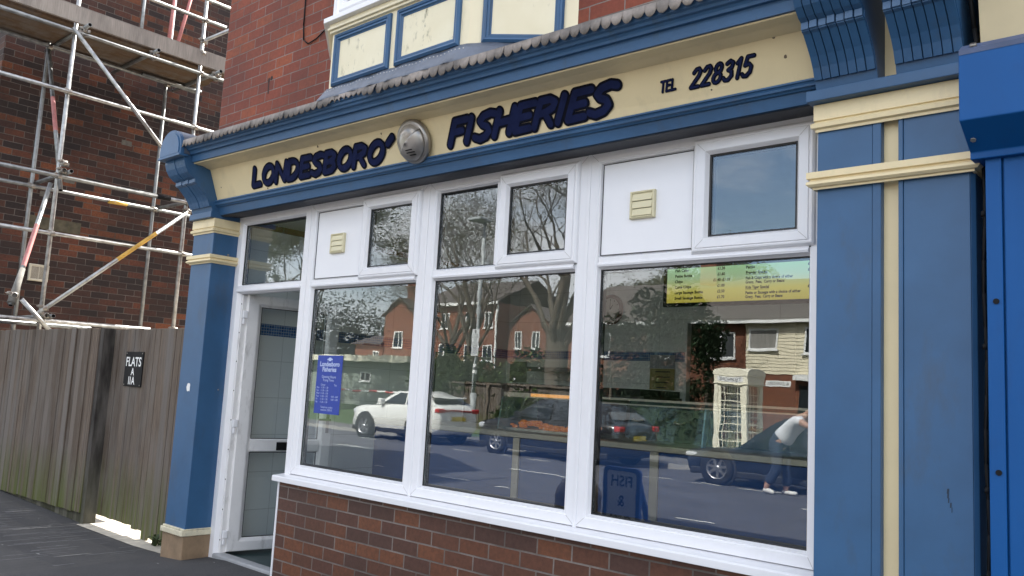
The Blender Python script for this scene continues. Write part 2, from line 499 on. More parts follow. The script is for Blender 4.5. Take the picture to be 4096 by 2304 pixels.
def tag(o, label=None, cat=None, group=None, kind=None):
    if label: o['label'] = label
    if cat: o['category'] = cat
    if group: o['group'] = group
    if kind: o['kind'] = kind
    return o
def thing(name, label, cat, loc=(0, 0, 0), group=None):
    e = bpy.data.objects.new(name, None)
    e.empty_display_size = 0.2
    scene.collection.objects.link(e)
    e.location = loc
    return tag(e, label, cat, group)
def copy_tree(o, parent=None):
    c = o.copy()
    scene.collection.objects.link(c)
    if parent is not None:
        c.parent = parent
        c.matrix_parent_inverse = o.matrix_parent_inverse.copy()
    for ch in list(o.children):
        copy_tree(ch, c)
    return c
def text_mesh(name, s, size, mat, parent, origin, xdir=(1, 0, 0), zdir=(0, 0, 1), align='LEFT', width=None, bold=0.0, extrude=0.0):
    """flat lettering: built-in font turned into a mesh, laid in the plane spanned by xdir and zdir"""
    cu = bpy.data.curves.new(name, 'FONT')
    cu.body = s; cu.size = size; cu.align_x = align; cu.offset = bold; cu.extrude = extrude
    cu.resolution_u = 3
    tmp = bpy.data.objects.new(name + '_tmp', cu)
    scene.collection.objects.link(tmp)
    dg = bpy.context.evaluated_depsgraph_get()
    me = bpy.data.meshes.new_from_object(tmp.evaluated_get(dg))
    bpy.data.objects.remove(tmp)
    me.name = name
    X = Vector(xdir).normalized(); Z = Vector(zdir).normalized(); N = X.cross(Z); o = Vector(origin)
    xs = [v.co.x for v in me.vertices] or [0]
    k = 1.0 if not width else width / max(1e-6, max(xs) - min(xs))
    for v in me.vertices:
        v.co = o + X * v.co.x * k + Z * v.co.y + N * v.co.z
    me.materials.clear(); me.materials.append(mat)
    return me
def join_text(name, meshes, mat, parent):
    me = bpy.data.meshes.new(name)
    V = []; F = []
    for m in meshes:
        o = len(V)
        V += [tuple(v.co) for v in m.vertices]
        F += [tuple(i + o for i in p.vertices) for p in m.polygons]
        bpy.data.meshes.remove(m)
    me.from_pydata(V, [], F)
    me.materials.append(mat)
    ob = bpy.data.objects.new(name, me)
    scene.collection.objects.link(ob)
    if parent is not None:
        ob.parent = parent
        if parent.type == 'EMPTY':
            ob.matrix_parent_inverse = Matrix.Translation(-Vector(parent.location))
    return ob
# ================================================================== SETTING: GROUND
def gz(x, y):
    """pavement height: dips a little in front of the yard gate, falls to the kerb"""
    pts = [(-40, 0.0), (-5.9, 0.0), (-3.4, -0.062), (-2.0, -0.070), (-1.45, -0.050), (-0.85, 0.0), (40, 0.0)]
    for (a, za), (b, zb) in zip(pts, pts[1:]):
        if a <= x <= b:
            z = za + (zb - za) * (x - a) / (b - a); break
    if y < 0:
        k = max(0.0, 1 + y / 2.5)
        z = z * k + 0.022 * y
    return z
KERB_Y = -4.3
mb = MB()
xs_ = [-40, -25, -15, -10, -8, -6.6] + [-6.2 + 0.3 * i for i in range(22)] + [0.5, 1.5, 3, 5, 8, 14, 25, 40]
ys_ = [KERB_Y, -3.6, -3.0, -2.5, -2.0, -1.5, -1.0, -0.7, -0.4, -0.2, 0.0, 0.12]
vs_ = [(x, y, gz(x, y)) for y in ys_ for x in xs_]
nx_ = len(xs_)
mb.add(vs_, [(j * nx_ + i, j * nx_ + i + 1, (j + 1) * nx_ + i + 1, (j + 1) * nx_ + i) for j in range(len(ys_) - 1) for i in range(nx_ - 1)], True)
tag(mb.build("pavement", m_pave), kind='structure')
mb = MB()
mb.add([(-6.5, 0.12, gz(-5.9, 0.12)), (-3.4, 0.12, -0.062), (-2.0, 0.12, -0.07), (-1.3, 0.12, -0.045), (-1.3, 12, -0.05), (-2.0, 12, -0.07), (-3.4, 12, -0.062), (-6.5, 12, 0)],
       [(0, 1, 6, 7), (1, 2, 5, 6), (2, 3, 4, 5)])
mb.add([(x_, y_, gz(x_, min(y_, 0)) + 0.005) for y_ in (-0.17, 0.121) for x_ in (-3.17, -2.6, -2.0, -1.5, -1.41)], [(i, i + 1, i + 6, i + 5) for i in range(4)])
tag(mb.build("yard_floor", m_conc), kind='structure')
mb = MB()
def rz(y):
    t = (y - (-14.2)) / ((KERB_Y) - (-14.2))
    return -0.22 + 0.09 * math.sin(math.pi * t)
ny = 10
yy = [-14.2 + (KERB_Y + 14.2) * i / ny for i in range(ny + 1)]
mb.add([(x, y, rz(y)) for y in yy for x in (-150, 150)], [(2 * i, 2 * i + 1, 2 * i + 3, 2 * i + 2) for i in range(ny)], True)
tag(mb.build("road", m_road), kind='structure')
mb = MB(); mb.box(-60, 60, KERB_Y - 0.13, KERB_Y, -0.35, -0.088); mb.box(-60, 60, -14.35, -14.2, -0.35, -0.11)
tag(mb.build("kerb", m_kerb), kind='structure')
mb = MB(); mb.box(-60, 60, -16.2, -14.35, -0.4, -0.115)
tag(mb.build("far_pavement", asphalt("far path tarmac", (0.12, 0.12, 0.12), (0.20, 0.19, 0.18))), kind='structure')
mb = MB(); mb.add([(-400, -400, -0.42), (400, -400, -0.42), (400, 400, -0.42), (-400, 400, -0.42)], [(0, 1, 2, 3)])
tag(mb.build("ground", m_soil), kind='structure')
mb = MB(); mb.add([(-150, -60, -0.10), (-9, -60, -0.10), (-9, -16.2, -0.12), (-150, -16.2, -0.12)], [(0, 1, 2, 3)])
tag(mb.build("grass_verge", m_grass), kind='structure')
# painted markings, 4 mm above the road
mb = MB()
for (x0, x1, y, w) in [(-6.05, -4.6, -9.0, 0.10), (-11.9, -10.3, -9.2, 0.10), (-17.5, -16.0, -9.1, 0.10), (-0.2, 1.3, -9.0, 0.10), (5.6, 7.1, -9.0, 0.10),
                    (-5.75, -5.05, -6.85, 0.07), (-4.33, -4.04, -6.73, 0.07), (-0.85, -0.28, -6.5, 0.07), (-7.65, -7.35, -6.9, 0.07),
                    (-12.0, -11.3, -11.75, 0.08), (-10.5, -9.75, -11.7, 0.08), (-8.7, -8.4, -11.65, 0.08), (-7.85, -7.2, -11.6, 0.08), (-4.35, -3.6, -10.95, 0.08), (-3.15, -2.55, -10.92, 0.08), (-2.2, -1.35, -10.9, 0.08), (-0.9, 0.1, -10.88, 0.08), (-14.5, -13.7, -11.9, 0.08)]:
    mb.add([(x0, y - w / 2, rz(y) + 0.005), (x1, y - w / 2, rz(y) + 0.005), (x1, y + w / 2, rz(y) + 0.005), (x0, y + w / 2, rz(y) + 0.005)], [(0, 1, 2, 3)])
tag(mb.build("road_marking", m_line), kind='structure')

# ================================================================== THE SHOP
shop = thing("shop_building", "red brick fish shop with blue and cream timber front and white framed windows", "shop", (0, 0, 0))

# ---- brickwork
XC = -1.385
mb = MB()
mb.box(XC, 9.0, -0.1, 0.14, 3.0, 6.25)
upper = mb.build("upper_wall", m_upbrick, shop)
mb = MB()
mb.box(XC + 0.004, XC + 0.22, 0.142, 9.0, -0.1, 6.25)
mb.box(XC + 0.006, -1.17, 0.02, 0.14, -0.1, 3.0)
mb.build("side_wall", m_upbrick_side, shop)
mb = MB(); mb.box(XC + 0.22, 9.0, 8.8, 9.0, -0.1, 6.25)
mb.build("rear_wall", m_upbrick, shop)
m_rooft = paint("grey roof tile", (0.10, 0.085, 0.08), 0.8, 0.3, 5, None, 0, 0.4)
mb = MB(); mb.prism([(-0.4, 6.2), (4.5, 8.5), (9.3, 6.2), (9.3, 6.08), (4.5, 8.38), (-0.4, 6.08)], 'x', XC - 0.1, 9.1)  # out of view; eaves and ridge set so the building casts its shade
mb.build("roof", m_rooft, shop)
# stall riser under the windows
mb = MB(); mb.box(-0.122, 3.72, -0.045, 0.06, -0.05, 0.666)
riser = mb.build("stall_riser", m_riser, shop)
mb = MB(); mb.box(-0.141, -0.1221, -0.049, 0.06, -0.03, 0.664)
mb.build("riser_edge_trim", m_upvc, shop)
mb = MB()
mb.prism([(-0.098, 0.668), (-0.098, 0.702), (-0.088, 0.708), (0.02, 0.717), (0.02, 0.668)], 'x', -0.150, 3.735)
mb.build("window_sill", m_upvc, shop, 0.003)

# ---- window frames.  profile of a bar: from outer edge (d=0) to glass edge (d=1)
PROF = [(0.0, 0.008), (0.03, 0.0), (0.72, 0.0), (0.78, 0.004), (0.80, 0.006), (0.88, 0.005), (1.0, 0.026), (1.0, 0.07), (0.0, 0.07)]
GY = 0.034
def pane(name, x0, x1, z0, z1, parent, y=GY):
    m = MB()
    m.box(x0, x1, y, y + 0.006, z0, z1)
    p = m.build(name, m_glass, parent)
    # gasket round the glass, and the dark spacer edge of the double glazing behind it
    g = MB()
    g.sweep(x0 - 0.004, x1 + 0.004, z0 - 0.004, z1 + 0.004, [(0, y - 0.008), (0.009, y - 0.006), (0.009, y - 0.001), (0, y - 0.001)])
    g.sweep(x0 - 0.004, x1 + 0.004, z0 - 0.004, z1 + 0.004, [(0, y + 0.008), (0.016, y + 0.008), (0.016, y + 0.03), (0, y + 0.03)])
    g.build("gasket", m_gasket, parent)
    return p
ZT, ZB, LT, LB, HEAD, FOOT = 2.596, 2.110, 2.038, 0.787, 2.668, 0.7175
JL = [-0.0845, 1.196, 2.464, 3.7065]          # joints between the three bays
LG = [(0.0, 1.112), (1.280, 2.382), (2.546, 3.668)]
def transom(m, x0, x1):
    m.prism([(0.026, LT), (0.005, LT + 0.012), (-0.006, LT + 0.012), (-0.010, LT + 0.022), (-0.006, LT + 0.030), (0.0, LT + 0.032), (0.0, ZB - 0.012), (0.006, ZB - 0.010), (0.024, ZB), (0.068, ZB), (0.068, LT)], 'x', x0, x1)
def sash(x0, x1, z0, z1, gx0, gx1, gz0, gz1, parent, y=-0.024):
    m = MB()
    wl, wr, wb, wt = gx0 - x0, x1 - gx1, gz0 - z0, z1 - gz1
    m.sweep(x0, x1, z0, z1, [(0.0, 0.03), (0.0, y + 0.022), (0.05, y + 0.012), (0.14, y + 0.004), (0.22, y + 0.002), (0.30, y + 0.006), (0.33, y), (0.80, y), (0.84, y + 0.003), (1.0, y + 0.024), (1.0, 0.03)], (wl, wr, wb, wt))
    s = m.build("opening_sash", m_upvc, parent)
    pane("sash_pane", gx0 + 0.003, gx1 - 0.003, gz0 + 0.003, gz1 - 0.003, s, y + 0.03)
    g = MB(); g.sweep(x0 - 0.005, x1 + 0.004, z0 - 0.004, z1 + 0.004, [(0, 0.001), (0.007, 0.001), (0.007, 0.004), (0, 0.004)])
    g.build("seal", m_gasket, s)
    return s
for i in range(3):
    m = MB()
    a, b = JL[i] + 0.0012, JL[i + 1] - 0.0012
    if i == 2: b += 0.0
    g0, g1 = LG[i]
    m.sweep(a, b, FOOT + 0.001, HEAD, PROF, (g0 - a, b - g1, LB - FOOT, HEAD - ZT))
    transom(m, g0 - 0.001, g1 + 0.001)
    if i == 1:
        m.box(1.792, 1.83, 0.0, 0.066, ZB - 0.002, ZT + 0.002)
    fr = m.build("display_window", m_upvc, shop)
    pane("pane", g0 + 0.001, g1 - 0.001, LB + 0.001, LT - 0.001, fr)
    if i == 0:
        m = MB(); m.box(0.004, 0.56, 0.012, 0.032, ZB - 0.001, ZT + 0.001); m.build("infill_panel", m_panel, fr)
        m = MB(); m.sweep(0.004, 0.57, ZB - 0.001, ZT + 0.002, [(0, 0.009), (0.004, 0.009), (0.004, 0.0115), (0, 0.0115)]); m.build("panel_joint", m_gasket, fr)
        sash(0.545, 1.140, 2.078, 2.640, 0.623, 1.044, 2.158, 2.555, fr)
    if i == 1:
        pane("fanlight_pane", 1.283, 1.790, ZB + 0.001, ZT - 0.001, fr)
        sash(1.815, 2.408, 2.078, 2.640, 1.896, 2.318, 2.158, 2.555, fr)
    if i == 2:
        m = MB(); m.box(2.548, 3.12, 0.012, 0.032, ZB - 0.001, ZT + 0.001); m.build("infill_panel", m_panel, fr)
        m = MB(); m.sweep(2.548, 3.13, ZB - 0.001, ZT + 0.002, [(0, 0.009), (0.004, 0.009), (0.004, 0.0115), (0, 0.0115)]); m.build("panel_joint", m_gasket, fr)
        sash(3.095, 3.700, 2.078, 2.640, 3.181, 3.613, 2.158, 2.555, fr)
# hairline weld seams across the mitred corners
m_weld = paint("grubby weld seam", (0.42, 0.41, 0.40), 0.6, 0.2, 20)
def welds(par, x0, x1, z0, z1, wl, wr, wb, wt, y, f0=0.08, f1=0.70):
    for (cx, cz, sx, sz) in ((x0, z0, wl, wb), (x1, z0, -wr, wb), (x0, z1, wl, -wt), (x1, z1, -wr, -wt)):
        a = Vector((cx + sx * f0, 0, cz + sz * f0)); b = Vector((cx + sx * f1, 0, cz + sz * f1)); d = (b - a).normalized(); n = Vector((-d.z, 0, d.x)) * 0.0011
        q = MB(); q.add([(p.x, y, p.z) for p in (a - n, a + n, b + n, b - n)], [(0, 1, 2, 3)])
        q.build("weld_seam", m_weld, par, recalc=False)
for i in range(3):
    fo = [o for o in shop.children if o.name.startswith("display_window")][i]
    a, b = JL[i] + 0.0012, JL[i + 1] - 0.0012; g0, g1 = LG[i]
    welds(fo, a, b, FOOT + 0.001, HEAD, g0 - a, b - g1, LB - FOOT, HEAD - ZT, -0.0006)
    so = [o for o in fo.children if o.name.startswith("opening_sash")][0]
    X0, X1, G0, G1 = ((0.545, 1.140, 0.623, 1.044), (1.815, 2.408, 1.896, 2.318), (3.095, 3.700, 3.181, 3.613))[i]
    welds(so, X0, X1, 2.078, 2.640, G0 - X0, X1 - G1, 0.08, 0.085, -0.0247, 0.34, 0.80)
# coupling strips over the joints
for xj in JL[:3]:
    m = MB(); m.box(xj - 0.011, xj + 0.011, -0.005, 0.003, FOOT - 0.004, HEAD - 0.004)
    m.build("coupling_strip", m_upvc, shop, 0.003)

# ---- shop door: frame with fanlight, leaf swung into the shop
m = MB()
m.prism([(-1.131, 0.0), (-1.131, 0.072), (-0.999, 0.072), (-0.999, 0.03), (-1.012, 0.008), (-1.020, 0.0)], 'z', -0.03, HEAD)
m.prism([(-0.162, 0.072), (-0.0857, 0.072), (-0.0857, 0.0), (-0.142, 0.0), (-0.150, 0.008), (-0.162, 0.03)], 'z', 0.69, HEAD)
m.box(-0.162, -0.142, 0.055, 0.075, 0.0, 0.69)
m.prism([(0.026, ZT), (0.0, ZT + 0.014), (0.0, HEAD), (0.07, HEAD), (0.07, ZT)], 'x', -1.02, -0.14)
transom(m, -1.02, -0.14)
dfr = m.build("door_frame", m_upvc, shop, 0.002)
pane("fanlight_pane", -0.997, -0.164, ZB + 0.001, ZT - 0.001, dfr)
m = MB()
m.prism([(-1.238, 0.02), (-1.1325, 0.02), (-1.1325, -0.006), (-1.160, -0.010), (-1.20, -0.004), (-1.238, -0.008)], 'z', -0.035, 2.66)
m.build("door_trim", m_upvc_dirty, dfr, 0.002)
m = MB()   # inner rebate strip with screw heads
m.box(-1.0, -0.975, 0.035, 0.085, 0.0, 2.03)
m.build("rebate", m_upvc_dirty, dfr, 0.002)
for k in range(9):
    m = MB(); m.tube((-0.990, 0.034, 0.12 + 0.23 * k), (-0.990, 0.036, 0.12 + 0.23 * k), 0.006, 8)
    m.build("screw", m_black, dfr)
m = MB(); m.prism([(-0.012, -0.02), (-0.012, 0.014), (0.0, 0.022), (0.075, 0.022), (0.075, -0.02)], 'x', -1.0, -0.142)
m.build("threshold", paint("dull aluminium sill", (0.32, 0.33, 0.34), 0.5, 0.1, 8), dfr)
# leaf (built along local u from the hinge, then turned)
HX, HY, HA = -0.985, 0.062, R(9.7)
du = Vector((math.sin(HA), math.cos(HA), 0)); dn = Vector((du.y, -du.x, 0))
def leafxf(p):   # p = (u, n, z)
    return (HX + du.x * p[0] + dn.x * p[1], HY + du.y * p[0] + dn.y * p[1], p[2])
class LeafMB(MB):
    pass
def lm(): return MB(leafxf)
def ubox(m, u0, u1, n0, n1, z0, z1, mi=0):
    m.box(u0, u1, n0, n1, z0, z1, mi)
m = lm()
W_, Z0_, Z1_ = 0.83, 0.028, 2.040
def lsweep(m, u0, u1, z0, z1, w, n_out, n_in):
    # frame in the (u,z) plane, mitred
    prof = [(0.0, n_in), (0.0, n_out - 0.008), (0.06, n_out), (0.70, n_out), (0.78, n_out - 0.003), (1.0, n_out - 0.022), (1.0, n_in)]
    m.sweep(u0, u1, z0, z1, prof, w)
lsweep(m, 0.012, W_, Z0_, Z1_, (0.126, 0.115, 0.102, 0.092), 0.034, -0.034)
m.prism([(-0.034, 0.791), (0.014, 0.791), (0.034, 0.802), (0.034, 0.885), (0.014, 0.896), (-0.034, 0.896)], 'x', 0.135, 0.718)
leaf = m.build("door_leaf", m_upvc_dirty, shop)
def lpane(name, u0, u1, z0, z1):
    g = lm(); g.box(u0, u1, -0.003, 0.003, z0, z1); g.build(name, m_glass_clear, leaf)
    g = lm(); g.sweep(u0 - 0.004, u1 + 0.004, z0 - 0.004, z1 + 0.004, [(0, 0.004), (0, 0.013), (0.008, 0.011), (0.008, 0.004)]); g.build("gasket", m_gasket, leaf)
lpane("upper_pane", 0.139, 0.714, 0.897, 1.947)
lpane("lower_pane", 0.139, 0.714, 0.131, 0.790)
g = lm(); g.box(0.350, 0.600, 0.034, 0.040, 0.806, 0.872); g.box(0.358, 0.592, 0.040, 0.044, 0.814, 0.864)
g.build("letter_plate", m_black, leaf, 0.003)
for zc in (0.17, 1.02, 1.88):
    g = lm(); g.box(-0.028, 0.012, 0.030, 0.050, zc - 0.035, zc + 0.025); g.box(-0.022, 0.0, 0.026, 0.044, zc - 0.085, zc - 0.035)
    hg = g.build("hinge", m_upvc, leaf, 0.006)
g = lm()
g.box(0.770, 0.800, 0.034, 0.040, 0.95, 1.17); g.box(0.68, 0.80, 0.058, 0.074, 1.05, 1.07); g.box(0.778, 0.792, 0.040, 0.06, 1.05, 1.07)
g.build("handle", m_silver, leaf, 0.003)

def sagf(x, z):
    return 0.0155 * (x + 1.08) * max(0.0, min(1.0, (z - 2.66) / 0.36))
def sag(p):
    # the old timber cornice has settled towards the right-hand end
    return (p[0], p[1], p[2] - sagf(p[0], p[2]))
# ---- timber front: name board, cornice and mouldings
XA, XB_ = -1.085, 3.79
m = MB(sag)
m.prism([(-0.500, 3.172), (-0.538, 3.166), (-0.538, 3.138), (-0.528, 3.132), (-0.524, 3.118), (-0.512, 3.112), (-0.506, 3.100), (-0.492, 3.096), (-0.484, 3.086), (-0.480, 3.074), (-0.462, 3.072), (-0.458, 3.064),
         (-0.455, 3.020), (-0.360, 3.026), (-0.10, 3.06), (-0.10, 3.20)], 'x', XA, XB_)
m.build("cornice", m_blue_cornice, shop)
m = MB(sag)
m.prism([(-0.3602, 3.0255), (-0.440, 3.0195), (-0.436, 3.012), (-0.365, 3.012), (-0.300, 2.995), (-0.290, 3.02)], 'x', XA, XB_)
m.build("cornice_soffit", m_cream, shop)
A_ = Vector((0, -0.297, 2.997)); B_ = Vector((0, -0.209, 2.760))
UP_ = (A_ - B_).normalized(); NB_ = Vector((0, -UP_.z, UP_.y))   # outward normal of the board (towards the street)
m = MB(sag)
m.prism([(-0.297, 2.997), (-0.209, 2.760), (-0.185, 2.760), (-0.273, 2.997)], 'x', XA, XB_)
name_board = m.build("name_board", m_cream, shop)
m = MB(sag)
m.prism([(-0.185, 2.766), (-0.222, 2.766), (-0.234, 2.758), (-0.234, 2.750), (-0.226, 2.746), (-0.222, 2.738), (-0.228, 2.733), (-0.226, 2.724), (-0.214, 2.720), (-0.208, 2.712), (-0.19, 2.712)], 'x', XA, XB_)
m.build("lower_moulding", m_blue, shop)
m = MB(sag)
m.prism([(-0.196, 2.7115), (-0.178, 2.652), (-0.165, 2.650), (0.05, 2.667), (0.05, 2.70), (-0.12, 2.7115)], 'x', XA, 3.75)
m.build("frieze_board", m_blue, shop)
m = MB()
m.prism([(-0.172, 2.6475), (-0.164, 2.6450), (0.004, 2.6615), (0.004, 2.6655), (-0.165, 2.6495)], 'x', XA, 3.75)
m.build("frieze_soffit", paint("dark slate soffit", (0.030, 0.036, 0.050), 0.6, 0.2, 6), shop)
m = MB(); m.box(XA, 3.8, -0.10, -0.02, 2.70, 3.05)
m.build("backing_board", m_dark, shop)

# ---- scalloped lead flashing on the cornice
rl = random.Random(5)
m = MB(sag)
x = -1.10
def zdrop(x): return 3.130 + 0.006 * math.sin(x * 1.7) + 0.004 * math.sin(x * 5.1)
while x < 3.80:
    w = rl.uniform(0.054, 0.066)
    gap = 0.78 < x < 1.12
    torn = 1.12 <= x < 1.26
    dep = rl.uniform(0.026, 0.033) * (0.15 if gap else 1)
    top = 3.172
    zl = 3.143 + rl.uniform(-0.003, 0.003)
    N = 7
    yb = -0.5455 - rl.uniform(0, 0.006) - (0.012 if torn else 0)
    vs = []; 
    for i in range(N + 1):
        t = i / N
        zz = zl - dep * math.sin(math.pi * t) ** 0.65 if not gap else zl + 0.012 * math.sin(6 * t + x * 20)
        vs += [(x + w * t, -0.541, top + 0.004), (x + w * t, yb + 0.004 * math.sin(math.pi * t), zl + 0.006), (x + w * t, yb - rl.uniform(0, 0.004) * math.sin(math.pi * t), zz)]
    fs = []
    for i in range(N):
        for k in (0, 1):
            fs.append((i * 3 + k, i * 3 + 3 + k, i * 3 + 4 + k, i * 3 + 1 + k))
    m.add(vs, fs, True)
    x += w
m.add([(-1.10, -0.541, 3.176), (3.80, -0.541, 3.176), (3.80, -0.1, 3.30), (-1.10, -0.1, 3.30)], [(0, 1, 2, 3)], False)
m.add([(-1.385, -0.541, 3.176), (-1.10, -0.541, 3.176), (-1.10, -0.1, 3.30), (-1.385, -0.1, 3.30)], [(0, 1, 2, 3)], False)
fl = m.build("lead_flashing", m_lead, shop, recalc=False)
sol = fl.modifiers.new('thick', 'SOLIDIFY'); sol.thickness = 0.003; sol.offset = 0
# upstand of flashing against the brick
m = MB()
for k in range(24):
    x0 = -1.38 + 0.218 * k
    m.box(x0, x0 + 0.2165, -0.106, -0.1, 3.28, 3.372 + rl.uniform(-0.006, 0.006))
m.build("lead_upstand", m_lead, shop)

# ---- scroll brackets and pilasters
BR = [(-0.05, 3.30), (-0.555, 3.30), (-0.05, 3.128), (-0.545, 3.128), (-0.528, 3.066), (-0.500, 3.062), (-0.503, 3.03), (-0.488, 2.985), (-0.462, 2.945), (-0.425, 2.916), (-0.392, 2.902), (-0.392, 2.872), (-0.375, 2.866),
      (-0.340, 2.832), (-0.305, 2.796), (-0.278, 2.757), (-0.258, 2.712), (-0.246, 2.672), (-0.05, 2.672)]
def bracket(x0, x1, nm, parent, cap=True):
    m = MB()
    m.prism(BR[2:], 'x', x0, x1)
    n = 7 if x1 - x0 < 0.28 else 6
    wst = (x1 - x0) / n
    # raised reeds following the scroll, with dark gaps between
    body = BR[5:17]
    for k in range(n):
        a = x0 + wst * k + 0.0022; b = x0 + wst * (k + 1) - 0.0022
        off = 0.012 + 0.0015 * ((k * 7) % 3)
        poly = [(y - off, z - off * 0.25) for y, z in body] + [(y + 0.01, z) for y, z in reversed(body)]
        m.prism(poly, 'x', a, b)
    br = m.build(nm, m_blue, parent)
    m = MB()     # little blocks at the waist of the scroll
    for k in range(n):
        a = x0 + wst * k + 0.003; b = x0 + wst * (k + 1) - 0.003
        m.prism([(-0.36, 2.905), (-0.412 - 0.004 * (k % 2), 2.905), (-0.412 - 0.004 * (k % 2), 2.874), (-0.36, 2.868)], 'x', a, b)
    m.build("waist_block", paint(nm + " waist paint", (0.055, 0.125, 0.235), 0.45, 0.1, 5), br)
    if cap:
        m = MB()
        ww = (x1 - x0) / 2 + 0.012; xc = (x0 + x1) / 2
        def arch(s, z0, h):
            pts = [(xc - ww * s, z0)]
            for i in range(17):
                t = math.pi * (1 - i / 16)
                pts.append((xc + ww * s * math.cos(t), z0 + h + (0.155 * s) * math.sin(t)))
            pts.append((xc + ww * s, z0))
            return pts
        m.prism(arch(1.0, 3.070, 0.05), 'y', -0.562, -0.53)
        m.prism([(p[0], p[1] + 0.002) for p in arch(0.86, 3.070, 0.05)], 'y', -0.570, -0.560)
        m.box(xc - ww - 0.004, xc + ww + 0.004, -0.572, -0.50, 3.052, 3.071)
        m.build("bracket_cap", m_blue, br, 0.003)
        m = MB()
        m.prism(arch(0.985, 3.075, 0.05), 'y', -0.532, -0.10)
        m.build("lead_cap", m_lead_blue, br)
    return br
def band(m, x0, x1, zb, zt, yf, kind, ends=True, xs=0.0, yb=0.02):
    """cream capital band: flat fascia above a torus; runs round three sides"""
    h = zt - zb
    if kind == 'cap':
        prof = [(0.0, zt), (-0.012, zt), (-0.012, zb + h * 0.42), (-0.004, zb + h * 0.40), (-0.010, zb + h * 0.36), (-0.022, zb + h * 0.28), (-0.020, zb + h * 0.14), (-0.006, zb + h * 0.10), (-0.006, zb), (0.0, zb)]
    else:
        prof = [(0.0, zt), (-0.030, zt), (-0.030, zb + h * 0.62), (-0.018, zb + h * 0.58), (-0.018, zb + h * 0.52), (-0.030, zb + h * 0.42), (-0.032, zb + h * 0.27), (-0.022, zb + h * 0.14), (-0.010, zb + h * 0.12), (-0.010, zb), (0.0, zb)]
    P = []
    for d, z in prof:
        P.append([(x0 + d, yb, z), (x0 + d, yf + d, z), (x1 - d, yf + d, z), (x1 - d, yb, z)])
    vs = [p for q in P for p in q]
    fs = []
    n = len(P)
    for k in range(n):
        kk = (k + 1) % n
        for i in range(3):
            fs.append((k * 4 + i, k * 4 + i + 1, kk * 4 + i + 1, kk * 4 + i))
    m.add(vs, fs, False)
    for i in (0, 3):
        m.add([q[i] for q in P], [tuple(range(n))], False)
# left pilaster
PX0, PX1, PY = -1.404, -1.080, -0.214
m = MB(); m.box(PX0, PX1, PY, 0.02, 0.20, 2.63)
pil = m.build("pilaster", m_blue, shop, 0.004)
m = MB(); m.box(PX0 - 0.004, PX1 + 0.004, PY - 0.012, 0.02, -0.12, 0.150); m.build("base_block", m_stone, pil, 0.008)
m = MB(); m.box(PX0 - 0.012, PX1 + 0.010, PY - 0.030, 0.018, 0.151, 0.192); m.box(PX0 - 0.004, PX1 + 0.006, PY - 0.016, 0.018, 0.192, 0.205)
m.build("base_moulding", paint("scuffed cream moulding", (0.62, 0.57, 0.42), 0.55, 0.15, 14, (0.14, 0.12, 0.1), 0.8, 0.2), pil, 0.012)
m = MB(); band(m, PX0, PX1, 2.505, 2.622, PY, 'cap'); m.build("cream_capital", m_cream, pil)
m = MB(); band(m, PX0, PX1, 2.262, 2.330, PY, 'band'); m.build("cream_band", m_cream, pil)
m = MB(); m.box(PX0 - 0.020, PX1 + 0.004, -0.258, 0.0, 2.624, 2.672); m.build("bracket_slab", m_blue, pil, 0.003)
bracket(PX0 + 0.0, PX1, "bracket", pil)
m = MB()
pts = []
rr = random.Random(3)
for i in range(14):
    t = 2 * math.pi * i / 14; q = rr.uniform(0.8, 1.15)
    pts.append((-1.242 + 0.026 * q * max(-1, min(1, 1.3 * math.cos(t))), 1.278 + 0.030 * q * max(-1, min(1, 1.3 * math.sin(t)))))
m.prism(pts, 'y', PY - 0.0025, PY - 0.0005)
m.build("torn_sticker", m_white, pil)
m = MB(); m.tube((PX1, -0.075, 2.345), (PX1 + 0.004, -0.075, 2.345), 0.009, 10); m.build("screw_head", m_coupler, pil)
m = MB(); m.tube((PX1, -0.05, 1.27), (PX1 + 0.003, -0.05, 1.27), 0.006, 8); m.build("screw_head", m_coupler, pil)

# right-hand pair of pilasters on one cream ground
m = MB(); m.box(3.792, 4.350, -0.165, 0.02, -0.1, 3.06)
ground_p = m.build("pilaster_ground", m_cream, shop)
m = MB()
m.box(3.785, 4.0045, -0.200, -0.1645, -0.1, 2.635); m.box(3.785, 3.7915, -0.1646, 0.02, -0.1, 2.635); m.box(4.0055, 4.038, -0.203, -0.1645, -0.1, 2.635)
p1 = m.build("pilaster", m_blue, shop, 0.003)
m = MB()
m.box(4.102, 4.1195, -0.203, -0.1645, -0.1, 2.635); m.box(4.1205, 4.351, -0.200, -0.1645, -0.1, 2.635)
m.prism([(4.351, -0.197), (4.366, -0.180), (4.366, 0.02), (4.351, 0.02)], 'z', -0.1, 2.635)
p2 = m.build("pilaster", m_blue, shop, 0.003)
m = MB(); band(m, 3.785, 4.362, 2.508, 2.623, -0.205, 'cap', yb=-0.02); m.build("cream_capital", m_cream, ground_p)
m = MB(); band(m, 3.785, 4.362, 2.264, 2.334, -0.212, 'band', yb=-0.02); m.build("cream_band", m_cream, ground_p)
m = MB(); m.box(3.758, 4.39, -0.262, -0.1, 2.626, 2.672); m.build("bracket_slab", m_blue, ground_p, 0.003)
bracket(3.795, 4.040, "bracket", p1)
bracket(4.110, 4.352, "bracket", p2)

